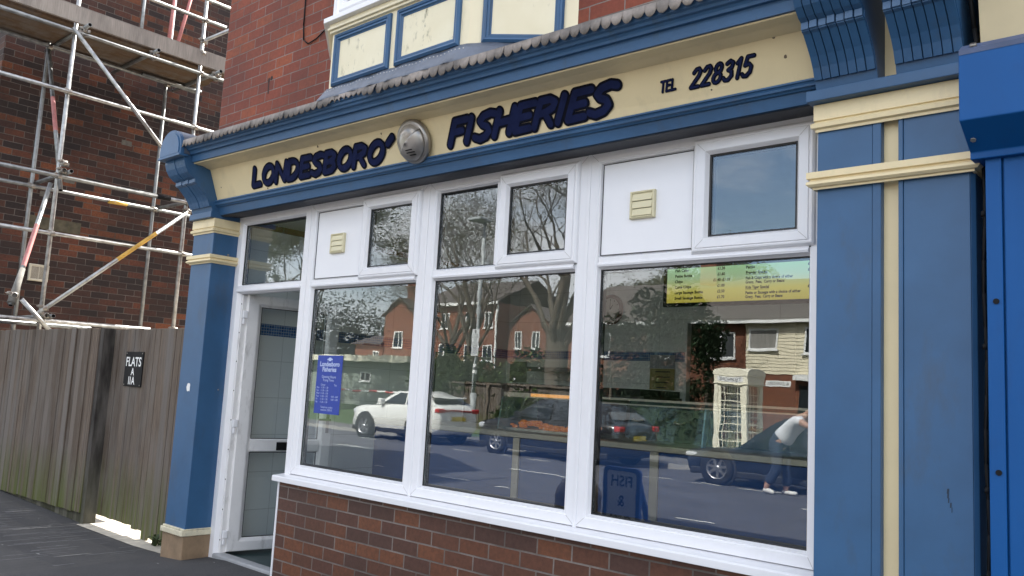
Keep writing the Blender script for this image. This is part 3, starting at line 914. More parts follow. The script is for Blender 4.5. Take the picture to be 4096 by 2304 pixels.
# ---- oriel bay above the shop front
bay = MB()
YF, XL, XR = -0.45, 0.66, 1.93
XWL, XWR = 0.20, 2.414
plan = [(XWL, -0.1), (XL, YF), (XR, YF), (XWR, -0.1)]
bay.prism([(p[0], p[1]) for p in plan], 'z', 3.235, 3.70)
bayo = bay.build("bay_window", m_creamw, shop)
def facet(a, b):
    a = Vector((a[0], a[1], 0)); b = Vector((b[0], b[1], 0)); u = (b - a).normalized(); n = Vector((u.y, -u.x, 0))
    def xf(p):   # (u, depth behind the face positive inward, z)
        q = a + u * p[0] - n * p[1]
        return (q.x, q.y, p[2])
    return xf, (b - a).length
FPROF = [(0, 0.0), (0, -0.014), (0.25, -0.026), (0.45, -0.022), (0.5, -0.016), (0.75, -0.018), (0.85, -0.008), (1.0, -0.004), (1.0, 0.0)]
def bay_panel(xf, u0, u1, z0, z1):
    m = MB(xf); w = 0.052
    m.sweep(u0, u1, z0, z1, FPROF, (w, w, w, w)); fr = m.build("panel_moulding", m_blue, bayo)
    m = MB(xf); m.box(u0 + w * 0.9, u1 - w * 0.9, -0.003, 0.002, z0 + w * 0.9, z1 - w * 0.9); m.build("field_panel", m_mildew, fr)
xf, ln = facet((XL, YF), (XR, YF))
bay_panel(xf, 0.040, 0.602, 3.262, 3.612)
bay_panel(xf, 0.660, 1.207, 3.262, 3.612)
xfr, lr = facet((XR, YF), (XWR, -0.1))
bay_panel(xfr, 0.075, lr - 0.075, 3.262, 3.612)
def plan_off(d):
    # offset the three facets outward by d
    s = d * 0.5
    return [(XWL - d * 1.0, -0.1), (XL - s, YF - d), (XR + s, YF - d), (XWR + d * 1.0, -0.1)]
m = MB()
for d, z0, z1 in ((0.020, 3.628, 3.646), (0.034, 3.646, 3.664), (0.024, 3.664, 3.690)):
    m.prism(plan_off(d), 'z', z0, z1)
m.build("bay_cornice", m_creamw, bayo, 0.004)
m = MB(); m.prism(plan_off(0.060), 'z', 3.690, 3.722); m.build("bay_sill", m_upvc, bayo, 0.003)
m = MB()
def bay_frame(xf, L, nlight):
    mm = MB(xf)
    for k in range(nlight):
        a = L * k / nlight; b = L * (k + 1) / nlight
        mm.sweep(a + 0.001, b - 0.001, 3.722, 5.1, [(0, 0.03), (0, -0.0), (0.4, -0.006), (0.55, -0.022), (0.9, -0.022), (1.0, 0.0), (1.0, 0.03)], (0.10, 0.10, 0.10, 0.1))
    o = mm.build("bay_light", m_upvc, bayo)
    mm = MB(xf); mm.box(0.09, L - 0.09, 0.012, 0.018, 3.81, 5.01); mm.build("pane", m_glass, o)
xf2, l2 = facet((XL, YF + 0.01), (XR, YF + 0.01)); bay_frame(xf2, l2, 2)
xf3, l3 = facet((XR, YF + 0.01), (XWR, -0.09)); bay_frame(xf3, l3, 1)
xf4, l4 = facet((XWL, -0.09), (XL, YF + 0.01)); bay_frame(xf4, l4, 1)
m = MB(); m.prism(plan_off(0.1), 'z', 5.1, 5.2); m.build("bay_roof", m_lead, bayo)
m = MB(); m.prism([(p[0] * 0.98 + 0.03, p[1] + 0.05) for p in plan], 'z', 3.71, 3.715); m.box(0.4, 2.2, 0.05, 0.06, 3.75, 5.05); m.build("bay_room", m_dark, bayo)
# lead apron under the bay, rippled, with a row of pale nails
m = MB()
def apron(u, v):
    pts = [(XWL - 0.02, -0.11), (XL - 0.01, YF - 0.004), (XR + 0.01, YF - 0.004), (XWR + 0.02, -0.11)]
    seg = [0.2, 0.72, 1.0]
    if u < 0.2: k = 0; t = u / 0.2
    elif u < 0.75: k = 1; t = (u - 0.2) / 0.55
    else: k = 2; t = (u - 0.75) / 0.25
    a, b = pts[k], pts[k + 1]
    x = a[0] + (b[0] - a[0]) * t; y = a[1] + (b[1] - a[1]) * t
    out = 0.085 * v + 0.005 * math.sin(u * 90) * v
    if k == 0: dx, dy = -0.35, -0.8
    elif k == 1: dx, dy = 0, -1
    else: dx, dy = 0.35, -0.8
    yy = max(-0.545, y + dy * out)
    return (x + dx * out, yy, 3.258 - (0.085 + 0.0155 * max(0, x + 1.08)) * v + 0.004 * math.sin(u * 70 + 2))
m.grid(apron, 90, 4)
ap = m.build("bay_apron", m_lead_blue, bayo, recalc=False)
sol = ap.modifiers.new('thick', 'SOLIDIFY'); sol.thickness = 0.004
m_nail = paint("pale nail heads", (0.5, 0.5, 0.48), 0.5)
for k in range(44):
    u = 0.2 + 0.55 * (k + 0.5 + rl.uniform(-0.15, 0.15)) / 44
    p = apron(u, 0.22)
    m = MB(); m.sphere((p[0], p[1] - 0.005, p[2] - 0.002), 0.0048, 6, 4)
    m.build("nail", m_nail, ap)

# ---- interior of the shop
def tile_mat():
    t = NT("white wall tile")
    s = t.n("ShaderNodeSeparateXYZ"); t.l(t.coord(), s.inputs[0])
    cmb = t.n("ShaderNodeCombineXYZ")
    t.l(t.math('ADD', s.outputs[0], s.outputs[1]), cmb.inputs[0]); t.l(s.outputs[2], cmb.inputs[1])
    b = t.n("ShaderNodeTexBrick", offset=0.0)
    b.inputs['Color1'].default_value = (0.84, 0.84, 0.82, 1); b.inputs['Color2'].default_value = (0.86, 0.86, 0.84, 1); b.inputs['Mortar'].default_value = (0.60, 0.60, 0.58, 1)
    b.inputs['Scale'].default_value = 1; b.inputs['Mortar Size'].default_value = 0.0025; b.inputs['Brick Width'].default_value = 0.6; b.inputs['Row Height'].default_value = 0.305
    t.l(cmb.outputs[0], b.inputs['Vector'])
    return t.bsdf(b.outputs['Color'], 0.25)
m_tile = tile_mat()
def mosaic_mat():
    t = NT("blue mosaic tile")
    s = t.n("ShaderNodeSeparateXYZ"); t.l(t.coord(), s.inputs[0])
    cmb = t.n("ShaderNodeCombineXYZ")
    t.l(t.math('ADD', s.outputs[0], s.outputs[1]), cmb.inputs[0]); t.l(s.outputs[2], cmb.inputs[1])
    b = t.n("ShaderNodeTexBrick", offset=0.0)
    b.inputs['Color1'].default_value = (0.03, 0.09, 0.26, 1); b.inputs['Color2'].default_value = (0.09, 0.20, 0.42, 1); b.inputs['Mortar'].default_value = (0.45, 0.48, 0.5, 1)
    b.inputs['Scale'].default_value = 1; b.inputs['Mortar Size'].default_value = 0.0018; b.inputs['Brick Width'].default_value = 0.024; b.inputs['Row Height'].default_value = 0.024
    t.l(cmb.outputs[0], b.inputs['Vector'])
    return t.bsdf(b.outputs['Color'], 0.2)
m_mosaic = mosaic_mat()
YB_ = 3.40
m = MB(); m.box(-1.155, -1.145, 0.075, YB_, 0.0, 2.62); m.build("inner_side_wall", m_tile, shop)
m = MB(); m.box(-1.1448, -1.1405, 0.09, YB_, 1.737, 1.833); m.build("tile_band", m_mosaic, shop)
m = MB(); m.box(-1.145, 1.09, YB_, YB_ + 0.06, 0.0, 2.70); m.box(1.09, 4.3, YB_, YB_ + 0.06, 2.112, 2.70)
m.build("inner_rear_wall", m_tile, shop)
m = MB(); m.box(-1.14, 1.088, YB_ - 0.005, YB_ - 0.0005, 1.742, 1.83); m.build("tile_band", m_mosaic, shop)
m = MB(); m.box(1.085, 1.105, YB_ - 0.012, YB_ + 0.062, 0.0, 2.112); m.box(1.085, 4.3, YB_ - 0.012, YB_ + 0.062, 2.100, 2.116); m.build("doorway_trim", m_upvc, shop)
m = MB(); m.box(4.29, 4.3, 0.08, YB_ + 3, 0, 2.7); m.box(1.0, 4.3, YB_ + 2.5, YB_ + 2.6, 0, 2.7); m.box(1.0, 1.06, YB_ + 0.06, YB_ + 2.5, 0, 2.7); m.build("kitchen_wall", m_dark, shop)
m = MB(); m.box(-1.15, 4.3, 0.076, YB_ + 2.6, -0.05, 0.0); m.build("inner_floor", paint("dark green vinyl floor", (0.018, 0.042, 0.042), 0.4, 0.15, 5), shop)
m = MB(); m.box(-1.15, 4.3, 0.076, YB_ + 2.6, 2.675, 2.73); m.build("ceiling", m_white, shop)
m = MB(); m.box(-1.2, 9.0, 0.14, 8.8, 2.98, 3.02); m.build("upper_floor", m_dark, shop)
# ================================================================== PAINTED LETTERING ON THE NAME BOARD
def arcp(cx, cy, rx, ry, a0, a1, n):
    return [(cx + rx * math.cos(R(a0 + (a1 - a0) * i / n)), cy + ry * math.sin(R(a0 + (a1 - a0) * i / n))) for i in range(n + 1)]
GL = {
 'L': (0.42, [[(0, 1), (0, 0), (0.40, 0.03)]]),
 'O': (0.58, [arcp(0.28, 0.5, 0.27, 0.5, 90, 450, 16)]),
 'N': (0.52, [[(0, 0), (0.0, 1), (0.46, 0.02), (0.50, 1)]]),
 'D': (0.52, [[(0, 0), (0.0, 1)], [(0, 1)] + arcp(0.14, 0.5, 0.34, 0.5, 85, -85, 9) + [(0, 0)]]),
 'E': (0.44, [[(0.42, 1), (0, 1), (0, 0), (0.43, 0.02)], [(0, 0.52), (0.34, 0.54)]]),
 'S': (0.48, [[(0.50, 0.94), (0.33, 1.02), (0.12, 0.95), (0.04, 0.76), (0.14, 0.60), (0.33, 0.46), (0.42, 0.27), (0.34, 0.06), (0.16, -0.02), (-0.02, 0.10)]]),
 'B': (0.50, [[(0, 0), (0, 1)], [(0, 1), (0.26, 1), (0.40, 0.86), (0.36, 0.64), (0.20, 0.54), (0, 0.52)], [(0.20, 0.54), (0.40, 0.44), (0.46, 0.24), (0.34, 0.04), (0.16, 0.0), (0, 0)]]),
 'R': (0.52, [[(0, 0), (0, 1)], [(0, 1), (0.26, 1.0), (0.42, 0.86), (0.40, 0.64), (0.24, 0.52), (0.02, 0.48)], [(0.20, 0.5), (0.46, 0.0)]]),
 'F': (0.42, [[(0, 0), (0, 1), (0.42, 1.0)], [(0, 0.53), (0.32, 0.55)]]),
 'I': (0.14, [[(0, 0), (0, 1)]]),
 'H': (0.50, [[(0, 0), (0, 1)], [(0.46, 0), (0.46, 1)], [(0, 0.5), (0.46, 0.54)]]),
 'T': (0.46, [[(-0.06, 1), (0.44, 1)], [(0.19, 1), (0.19, 0)]]),
 "'": (0.2, [[(0.0, 0.82), (0.14, 1.12)]]),
 '2': (0.50, [[(0.02, 0.80), (0.14, 0.97), (0.30, 0.99), (0.42, 0.84), (0.36, 0.60), (0.18, 0.32), (0.0, 0.02), (0.45, 0.02)]]),
 '8': (0.50, [arcp(0.22, 0.76, 0.17, 0.23, 0, 360, 12), arcp(0.22, 0.26, 0.21, 0.26, 0, 360, 12)]),
 '3': (0.48, [[(0.03, 0.88), (0.20, 1.0), (0.38, 0.88), (0.35, 0.65), (0.17, 0.53), (0.38, 0.43), (0.43, 0.20), (0.26, 0.0), (0.08, 0.02), (-0.02, 0.16)]]),
 '1': (0.30, [[(0.02, 0.78), (0.18, 1.0), (0.18, 0.0)]]),
 '5': (0.48, [[(0.44, 1.0), (0.10, 1.0), (0.05, 0.57), (0.26, 0.62), (0.42, 0.46), (0.41, 0.18), (0.24, 0.0), (0.07, 0.02), (-0.02, 0.14)]]),
}
def capsule(m, a, b, r, off, plane):
    d = Vector((b[0] - a[0], b[1] - a[1]))
    ang = math.atan2(d.y, d.x)
    pts = []
    for i in range(9):
        t = ang + math.pi / 2 + math.pi * i / 8
        pts.append((a[0] + r * math.cos(t), a[1] + r * math.sin(t)))
    for i in range(9):
        t = ang - math.pi / 2 + math.pi * i / 8
        pts.append((b[0] + r * math.cos(t), b[1] + r * math.sin(t)))
    m.add([plane(p[0], p[1], off) for p in pts], [tuple(range(len(pts)))])
def plane_nb(x, t, off):
    q = B_ + UP_ * t + NB_ * off
    dy = 0.371 * sagf(x, q.z)        # the settled board face stands a little further out
    return (x + dy * (5.15 - x) / 3.33, q.y - dy, q.z - 0.45 * dy)
def paint_word(word, x0, x1, t0, t1, ch, stroke, shear, nm, inner=0.60):
    """x0..x1 outer extent at the base line, t0/t1 base height at either end, ch outer cap height"""
    h = ch - stroke
    gap = 0.135
    adv = 0
    for c in word: adv += GL[c][0] + gap
    adv -= gap
    sx = (x1 - x0 - stroke - shear * 0) / adv
    mo, mi_ = MB(), MB()
    cx = 0; k = 0
    for c in word:
        w, strokes = GL[c]
        for st in strokes:
            P = []
            for (a, b) in st:
                base = t0 + (t1 - t0) * ((cx + a) / adv)
                P.append((x0 + stroke / 2 + (cx + a) * sx + shear * b * h, base + stroke / 2 + b * h))
            for a, b in zip(P, P[1:]):
                capsule(mo, a, b, stroke / 2, 0.0015 + 0.00015 * (k % 11), plane_nb)
                capsule(mi_, a, b, stroke / 2 * inner, 0.0042 + 0.00015 * (k % 11), plane_nb)
                k += 1
        cx += w + gap
    o = mo.build(nm, m_lettering_dark, name_board, recalc=False, merge=False)
    mi_.build("letter_fill", m_lettering_blue, o, recalc=False, merge=False)
    return o
paint_word("LONDESBORO'", -0.555, 1.085, 0.028, 0.002, 0.176, 0.060, 0.58, "lettering")
paint_word("FISHERIES", 1.570, 2.765, 0.008, 0.002, 0.186, 0.062, 0.60, "lettering")
paint_word("TEL", 3.034, 3.128, 0.061, 0.061, 0.060, 0.0135, 0.30, "lettering", 0.45)
paint_word("228315", 3.188, 3.505, 0.046, 0.046, 0.100, 0.021, 0.42, "lettering", 0.45)

rs = random.Random(9)
for (nx_, nt_) in ((-0.98, 0.10), (1.02, 0.20), (-0.35, 0.018), (3.62, 0.19), (3.66, 0.10), (3.30, 0.03), (2.95, 0.215), (0.35, 0.222)):
    c = Vector(plane_nb(nx_, nt_, 0.001)); m = MB()
    rr_ = rs.uniform(0.004, 0.009)
    m.add([plane_nb(nx_ + rr_ * math.cos(R(a)) * rs.uniform(0.7, 1.2), nt_ + rr_ * math.sin(R(a)), 0.0012) for a in range(0, 360, 45)], [tuple(range(8))])
    m.build("nail_spot", paint("rusty spot", (0.16, 0.12, 0.08), 0.8), name_board)
m = MB()
for k in range(5):
    z = 1.115 - 0.016 * k; x = 4.268 + 0.0030 * k + rs.uniform(-0.003, 0.003); w = rs.uniform(0.001, 0.0045)
    m.prism([(x - w, z - 0.010), (x + w * 0.6, z - 0.008), (x + w, z + 0.009), (x - w * 0.5, z + 0.008)], 'y', -0.2012, -0.2004 - 0.0001 * (k % 3))
m.build("scuff_mark", paint("dark scuff", (0.020, 0.032, 0.055), 0.8), p2)
# ================================================================== SMALL THINGS ON THE SHOP FRONT
# round bulkhead lamp with half an eyelid
lc = B_ + UP_ * 0.105 + NB_ * 0.0
lc = Vector((1.335, lc.y - 0.012, lc.z - 0.004))
lamp = thing("bulkhead_lamp", "round grey bulkhead lamp with half eyelid cover between the two painted words", "wall lamp", lc)
m = MB(); m.lathe([(0.0, 0.001), (0.128, 0.001), (0.134, 0.012), (0.134, 0.030), (0.126, 0.042), (0.112, 0.046), (0.0, 0.046)], lc, NB_, 40)
m.build("lamp_base", m_silver, lamp)
m = MB(); m.lathe([(0.104, 0.046), (0.100, 0.054), (0.088, 0.067), (0.062, 0.079), (0.03, 0.085), (0.0, 0.087)], lc, NB_, 32)
tg = NT("frosted lamp glass"); tg.bsdf(tg.ramp(tg.noise(9, 4), [(0.3, (0.30, 0.27, 0.235)), (0.7, (0.42, 0.385, 0.34))]), 0.22, 0.25, None, 0.6)
m.build("lamp_glass", tg.mat, lamp)
m = MB()
prof = [(0.118, 0.044), (0.115, 0.056), (0.100, 0.074), (0.070, 0.089), (0.034, 0.096), (0.0, 0.098)]
ax = NB_; a_ = ax.orthogonal().normalized(); b_ = ax.cross(a_)
# the eyelid covers the half that faces down and to the right
want = (Vector((0.55, 0, 0)) - UP_ * 0.83).normalized()
th0 = math.atan2(want.dot(b_), want.dot(a_))
m.lathe(prof, lc, NB_, 24, a0=th0 - math.pi / 2, a1=th0 + math.pi / 2)
el = m.build("eyelid", m_silver, lamp, recalc=False)
sol = el.modifiers.new('t', 'SOLIDIFY'); sol.thickness = 0.005
m = MB()
want = (-UP_ * 0.9 + Vector((0.42, 0, 0))).normalized(); side = Vector((1, 0, 0.0))
for k, (ln_, dd) in enumerate(((0.055, 0.052), (0.070, 0.070), (0.050, 0.088))):
    hgt = {0: 0.0955, 1: 0.0905, 2: 0.0825}[k]
    c = lc + want * dd + ax * hgt
    h2 = ln_ / 2
    cdir = (want * 0.75 - ax * 0.5).normalized()
    vs = [c - side * h2 - cdir * 0.004, c + side * h2 - cdir * 0.004, c + side * h2 + cdir * 0.004, c - side * h2 + cdir * 0.004]
    vs += [p + ax * 0.004 for p in vs]
    m.add(vs, [(0, 1, 2, 3), (4, 5, 6, 7), (0, 1, 5, 4), (1, 2, 6, 5), (2, 3, 7, 6), (3, 0, 4, 7)])
m.build("eyelid_slot", m_black, lamp)

m_ventcream = paint("yellowed cream plastic", (0.70, 0.64, 0.42), 0.4, 0.05, 6)
def louvre(x0, x1, z0, z1, label):
    v = thing("louvre_vent", label, "air vent", ((x0 + x1) / 2, 0.011, z0), "louvre vents in the white panels")
    m = MB()
    m.sweep(x0, x1, z0, z1, [(0, 0.0118), (0.0, -0.006), (0.5, -0.012), (0.85, -0.008), (1.0, 0.0), (1, 0.0118)], (0.014, 0.014, 0.014, 0.014))
    m.build("vent_frame", m_ventcream, v)
    m = MB(); m.box(x0 + 0.012, x1 - 0.012, 0.005, 0.0112, z0 + 0.012, z1 - 0.012); m.build("vent_back", m_black, v)
    hh = (z1 - z0 - 0.026) / 3
    for k in range(3):
        za = z0 + 0.014 + hh * k
        m = MB(); m.prism([(-0.010, za + 0.0005), (-0.009, za + 0.003), (-0.003, za + hh - 0.0015), (0.001, za + hh - 0.0015), (0.001, za + 0.001)], 'x', x0 + 0.0145, x1 - 0.0145)
        m.build("slat", m_ventcream, v)
louvre(0.190, 0.344, 2.281, 2.421, "smaller looking cream louvre vent in the white panel beside the door fanlight")
louvre(2.732, 2.878, 2.284, 2.426, "cream louvre vent in the white panel below the telephone number")

# opening-hours poster on the glass
m_posterblue = paint("blue printed film", (0.012, 0.045, 0.33), 0.3, 0.06, 5)
m_print = paint("pale blue print", (0.50, 0.58, 0.80), 0.5, 0.02, 5)
post = thing("window_poster", "blue opening hours poster stuck on the glass beside the door", "poster", (0.25, 0.045, 1.157))
m = MB(); m.box(0.102, 0.392, 0.0325, 0.0337, 1.157, 1.562)
m.build("poster_sheet", m_posterblue, post)
T = []
yT = 0.0318
def pt(s, x, z, size, al='CENTER', w=None, bold=0.0):
    T.append(text_mesh("t", s, size, m_print, None, (x, yT, z), align=al, width=w, bold=bold))
pt("Londesboro", 0.247, 1.487, 0.046, bold=0.0012); pt("Fisheries", 0.247, 1.450, 0.046, bold=0.0012)
pt("Opening Hours", 0.247, 1.405, 0.026); pt("Frying Times", 0.247, 1.382, 0.024)
pt("Dinner", 0.190, 1.351, 0.019); pt("Tea", 0.330, 1.351, 0.019)
for k, (d, a, b) in enumerate((("Mon", "11.30 - 1.30", ""), ("Tue", "11.30 - 1.30", ""), ("Wed", "11.30 - 1.30", ""), ("Thur", "11.30 - 1.30", "4.00 - 6.00"), ("Fri", "11.30 - 1.30", "4.00 - 6.00"), ("Sat", "11.30 - 1.30", ""))):
    z = 1.332 - 0.020 * k
    pt(d, 0.115, z, 0.018, 'LEFT'); pt(a, 0.165, z, 0.018, 'LEFT')
    if b: pt(b, 0.290, z, 0.018, 'LEFT')
pt("Telephone orders", 0.247, 1.197, 0.019); pt("welcome 228315", 0.247, 1.178, 0.019)
join_text("poster_lettering", T, m_print, post)
m = MB()   # little crest above the name: an oval with two side strokes
m.prism(arcp(0.247, 1.535, 0.020, 0.013, 0, 330, 11), 'y', 0.0312, 0.0318); m.prism([(0.215, 1.532), (0.222, 1.541), (0.228, 1.534), (0.222, 1.528)], 'y', 0.0312, 0.0318); m.prism([(0.266, 1.534), (0.272, 1.541), (0.279, 1.532), (0.272, 1.528)], 'y', 0.0312, 0.0318)
m.build("poster_crest", m_print, post)

# cable hanging down the bricks beside the bay
m = MB()
pts = [(-0.30 + 0.0, -0.106, 4.9), (-0.24, -0.107, 4.3), (-0.235, -0.107, 4.05), (-0.215, -0.108, 3.93), (-0.15, -0.109, 3.885), (-0.05, -0.108, 3.90), (0.08, -0.107, 3.955), (0.21, -0.106, 4.02)]
m.path(pts, 0.005, 6)
tag(m.build("wall_cable", m_black), "thin black cable looping down the red bricks beside the bay window", "cable")
# smoke-stained heart shape scratched on a brick
m = MB()
m.prism(arcp(-0.665, 3.712, 0.018, 0.020, 0, 330, 10), 'y', -0.1012, -0.1003); m.prism(arcp(-0.628, 3.722, 0.017, 0.019, 0, 330, 10), 'y', -0.1012, -0.1003); m.prism([(-0.675, 3.70), (-0.655, 3.70), (-0.652, 3.60), (-0.668, 3.60)], 'y', -0.1012, -0.1003)
m.build("soot_mark", paint("soot stain", (0.045, 0.025, 0.022), 0.9, 0.3, 30), shop)

# ================================================================== THINGS INSIDE THE SHOP
# counter range with hot cabinet
CY = 1.60
ctr = thing("serving_counter", "stainless steel topped serving counter with a blue front behind the windows", "counter", (1.5, 1.9, 0))
m_cblue = paint("blue counter laminate", (0.020, 0.075, 0.24), 0.35, 0.08, 2)
m = MB(); m.box(-1.14, 4.28, CY + 0.012, CY + 0.62, 0.0, 1.018); m.build("counter_front", m_cblue, ctr)
m = MB(); m.prism([(CY, 1.018), (CY - 0.012, 1.024), (CY - 0.012, 1.060), (CY, 1.070), (CY + 0.66, 1.070), (CY + 0.66, 1.018)], 'x', -1.14, 4.28); m.build("counter_top", m_stainless, ctr)
for x0 in (-0.64, 0.604, 1.884, 3.164):
    m = MB(); m.box(x0, x0 + 0.066, CY - 0.003, CY + 0.0115, 0.02, 1.0175); m.build("steel_post", m_stainless, ctr)
m = MB(); m.box(-1.14, 4.28, CY - 0.004, CY + 0.0118, 0.0, 0.019); m.build("plinth", m_black, ctr)
cab = thing("hot_cabinet", "glass fronted hot food cabinet glowing orange on the counter", "food cabinet", (0.9, 1.7, 1.07))
m = MB(); m.box(0.42, 1.36, CY + 0.06, CY + 0.50, 1.340, 1.376); m.build("cabinet_top", m_stainless, cab)
m = MB(); m.box(0.72, 1.34, CY + 0.048, CY + 0.0595, 1.350, 1.374); m.build("heat_strip", emit_mat("warm heat strip", (1.0, 0.45, 0.14), 0.28), cab)
m = MB(); m.add([(0.42, CY + 0.01, 1.075), (1.36, CY + 0.01, 1.075), (1.36, CY + 0.055, 1.342), (0.42, CY + 0.055, 1.342)], [(0, 1, 2, 3)]); m.build("front_glass", m_glass_clear, cab)
m = MB(); m.prism([(CY + 0.012, 1.075), (CY + 0.5, 1.075), (CY + 0.5, 1.34), (CY + 0.058, 1.34)], 'x', 0.405, 0.418); m.build("end_glass", paint("green glass edge", (0.12, 0.20, 0.20), 0.15), cab)
m = MB(); m.box(0.44, 1.34, CY + 0.08, CY + 0.48, 1.072, 1.09); m.build("hot_plate", m_stainless, cab)
m = MB(); m.box(0.44, 1.34, CY + 0.485, CY + 0.498, 1.09, 1.34); m.build("cabinet_back", m_dark, cab)
m_chips = NT("fried food"); m_chips.bsdf(m_chips.ramp(m_chips.noise(40, 4), [(0.3, (0.38, 0.09, 0.015)), (0.7, (0.75, 0.26, 0.04))]), 0.5, emit=(1.0, 0.28, 0.04), emit_s=0.05)  # faint emission puts the heat strip's orange glow into the food
rf = random.Random(11)
for i in range(9):
    fx = 0.50 + 0.092 * i
    m = MB()
    for k in range(9):
        m.sphere((fx + rf.uniform(-0.05, 0.05), CY + 0.2 + rf.uniform(-0.07, 0.07), 1.100 + rf.uniform(0, 0.03) + 0.018 * math.sin(i)), rf.uniform(0.014, 0.026), 7, 5, sc=(1.5, 1, 0.7))
    tag(m.build("fried_food", m_chips.mat), "heap of orange battered food under the heat strip", "food", "battered food in the hot cabinet")
disp = thing("display_cabinet", "long low glass display cabinet with a steel rail to the right on the counter", "food cabinet", (2.7, 1.7, 1.07))
m = MB(); m.box(1.40, 4.25, CY + 0.05, CY + 0.075, 1.362, 1.378); m.box(1.40, 4.25, CY + 0.05, CY + 0.065, 1.330, 1.340); m.build("top_rail", m_stainless, disp)
m = MB(); m.add([(1.40, CY + 0.01, 1.08), (4.25, CY + 0.01, 1.08), (4.25, CY + 0.05, 1.335), (1.40, CY + 0.05, 1.335)], [(0, 1, 2, 3)]); m.build("front_glass", m_glass_clear, disp)
for xg in (0.0,):
    for hx in (1.72, 2.06, 2.62, 3.0):
        q = MB(); q.path([(hx, CY + 0.035, 1.235), (hx + 0.01, CY - 0.01, 1.225), (hx + 0.06, CY - 0.012, 1.222), (hx + 0.07, CY + 0.035, 1.23)], 0.006, 8)
        q.build("handle", m_stainless, disp)
for xg in (2.27, 3.2):
    m = MB(); m.prism([(CY + 0.012, 1.075), (CY + 0.06, 1.075), (CY + 0.10, 1.33), (CY + 0.052, 1.33)], 'x', xg, xg + 0.012); m.build("glass_divider", paint("pale blue glass edge", (0.30, 0.48, 0.56), 0.12), disp)
m = MB(); m.box(1.40, 4.25, CY + 0.45, CY + 0.47, 1.071, 1.36); m.build("cabinet_back", paint("dark teal glass", (0.03, 0.06, 0.06), 0.15), disp)
rng = thing("frying_range", "dark frying range standing behind the counter against the rear wall", "range", (0, 3.0, 0))
m = MB(); m.box(-1.13, 1.07, 2.75, 3.385, 0, 1.40); m.build("range_body", steel("dark steel", (0.10, 0.10, 0.10), 0.4), rng)
m = MB(); m.box(-1.10, 1.05, 2.72, 3.38, 1.401, 1.462); m.build("range_top", m_dark, rng)
m = MB(); m.box(-0.55, 0.12, 3.05, 3.385, 1.60, 1.642); m.build("hood_shelf", paint("grey shelf", (0.2, 0.2, 0.2), 0.4), rng)
# wall clock
ck = thing("wall_clock", "round brown rimmed clock on the rear wall seen through the window", "clock", (0.223, 3.39, 2.246))
m = MB(); m.lathe([(0.0, 0.005), (0.118, 0.005), (0.122, 0.03), (0.135, 0.035), (0.150, 0.025), (0.155, 0.0)], (0.223, 3.397, 2.246), (0, -1, 0), 36); m.build("clock_rim", paint("red brown rim", (0.11, 0.03, 0.025), 0.4), ck)
m = MB(); m.lathe([(0.0, 0.012), (0.117, 0.012)], (0.223, 3.397, 2.246), (0, -1, 0), 32); m.build("clock_face", paint("clock face", (0.45, 0.43, 0.38), 0.5), ck)
m = MB()
for ang, L_, w_ in ((R(35), 0.06, 0.010), (R(2), 0.095, 0.007)):
    d = Vector((math.sin(ang), 0, math.cos(ang))); s_ = Vector((d.z, 0, -d.x)); c = Vector((0.223, 3.380, 2.246))
    m.add([c - s_ * w_ / 2, c + s_ * w_ / 2, c + s_ * w_ / 4 + d * L_, c - s_ * w_ / 4 + d * L_], [(0, 1, 2, 3)])
m.build("clock_hand", m_black, ck)
m = MB()
for k in range(12):
    a = R(30 * k)
    m.cbox((0.223 + 0.1 * math.sin(a), 3.383, 2.246 + 0.1 * math.cos(a)), (0.008, 0.002, 0.014))
m.build("hour_mark", m_black, ck)
# back-lit menu
mn = thing("menu_board", "yellow green back lit price board hanging above the rear doorway", "menu board", (1.6, 3.37, 2.29))
m = MB(); m.sweep(0.855, 3.25, 2.255, 2.95, [(0, 3.395), (0, 3.352), (1, 3.352), (1, 3.395)], (0.033, 0.033, 0.033, 0.033)); m.build("menu_frame", m_black, mn)
t = NT("lit menu sheet")
s = t.n("ShaderNodeSeparateXYZ"); t.l(t.coord(), s.inputs[0])
gr = t.ramp(t.math('MULTIPLY', t.math('SUBTRACT', s.outputs[2], 2.29), 2.0), [(0.0, (0.52, 0.42, 0.07)), (0.22, (0.62, 0.54, 0.13)), (0.45, (0.45, 0.60, 0.36)), (0.7, (0.40, 0.68, 0.40)), (1.0, (0.35, 0.6, 0.45))])
t.bsdf(gr, 0.5, emit=gr, emit_s=0.22)
m = MB(); m.box(0.888, 3.217, 3.362, 3.37, 2.288, 2.917); m.build("menu_sheet", t.mat, mn)
T = []
yT = 3.3605
def mt(s, x, z, size=0.036, w=None, bold=0.0014):
    T.append(text_mesh("t", s, size, m_black, None, (x, yT, z), width=w, bold=bold))
for k, (s_, pr_) in enumerate((("Pork Roll Fritter", "£1.50"), ("Fish Cake", "£1.30"), ("Pattie Buttie", "£1.60"), ("Chips", "£1.40 -£1.10"), ("Cone Chips", "£1.00"), ("Large Sausage Buttie", "£2.50"), ("Small Sausage Buttie", "£1.70"))):
    z = 2.634 - 0.0522 * k
    mt(s_, 0.973, z, w=0.296 if 'Sausage' in s_ else None)
    mt(pr_, 1.415 if k != 3 else 1.374, z, w=0.073 if k != 3 else 0.165)
mt("Chip Buttie", 1.692, 2.626, w=0.155); mt("Pattie", 1.692, 2.577); mt("Premier Special", 1.692, 2.528, w=0.20)
mt("Fish & Chips with a choice of either", 1.691, 2.479, w=0.436); mt("Gravy,  Peas,  Curry or Beans", 1.691, 2.443, w=0.36)
mt("Kids Tiger Special", 1.691, 2.396, w=0.22); mt("Pattie or Sausage with a choice of either", 1.691, 2.348, w=0.505); mt("Gravy,  Peas,  Curry or Beans", 1.691, 2.313, w=0.345)
for z in (2.626, 2.577, 2.528, 2.387):
    mt("£2.40", 2.255, z)
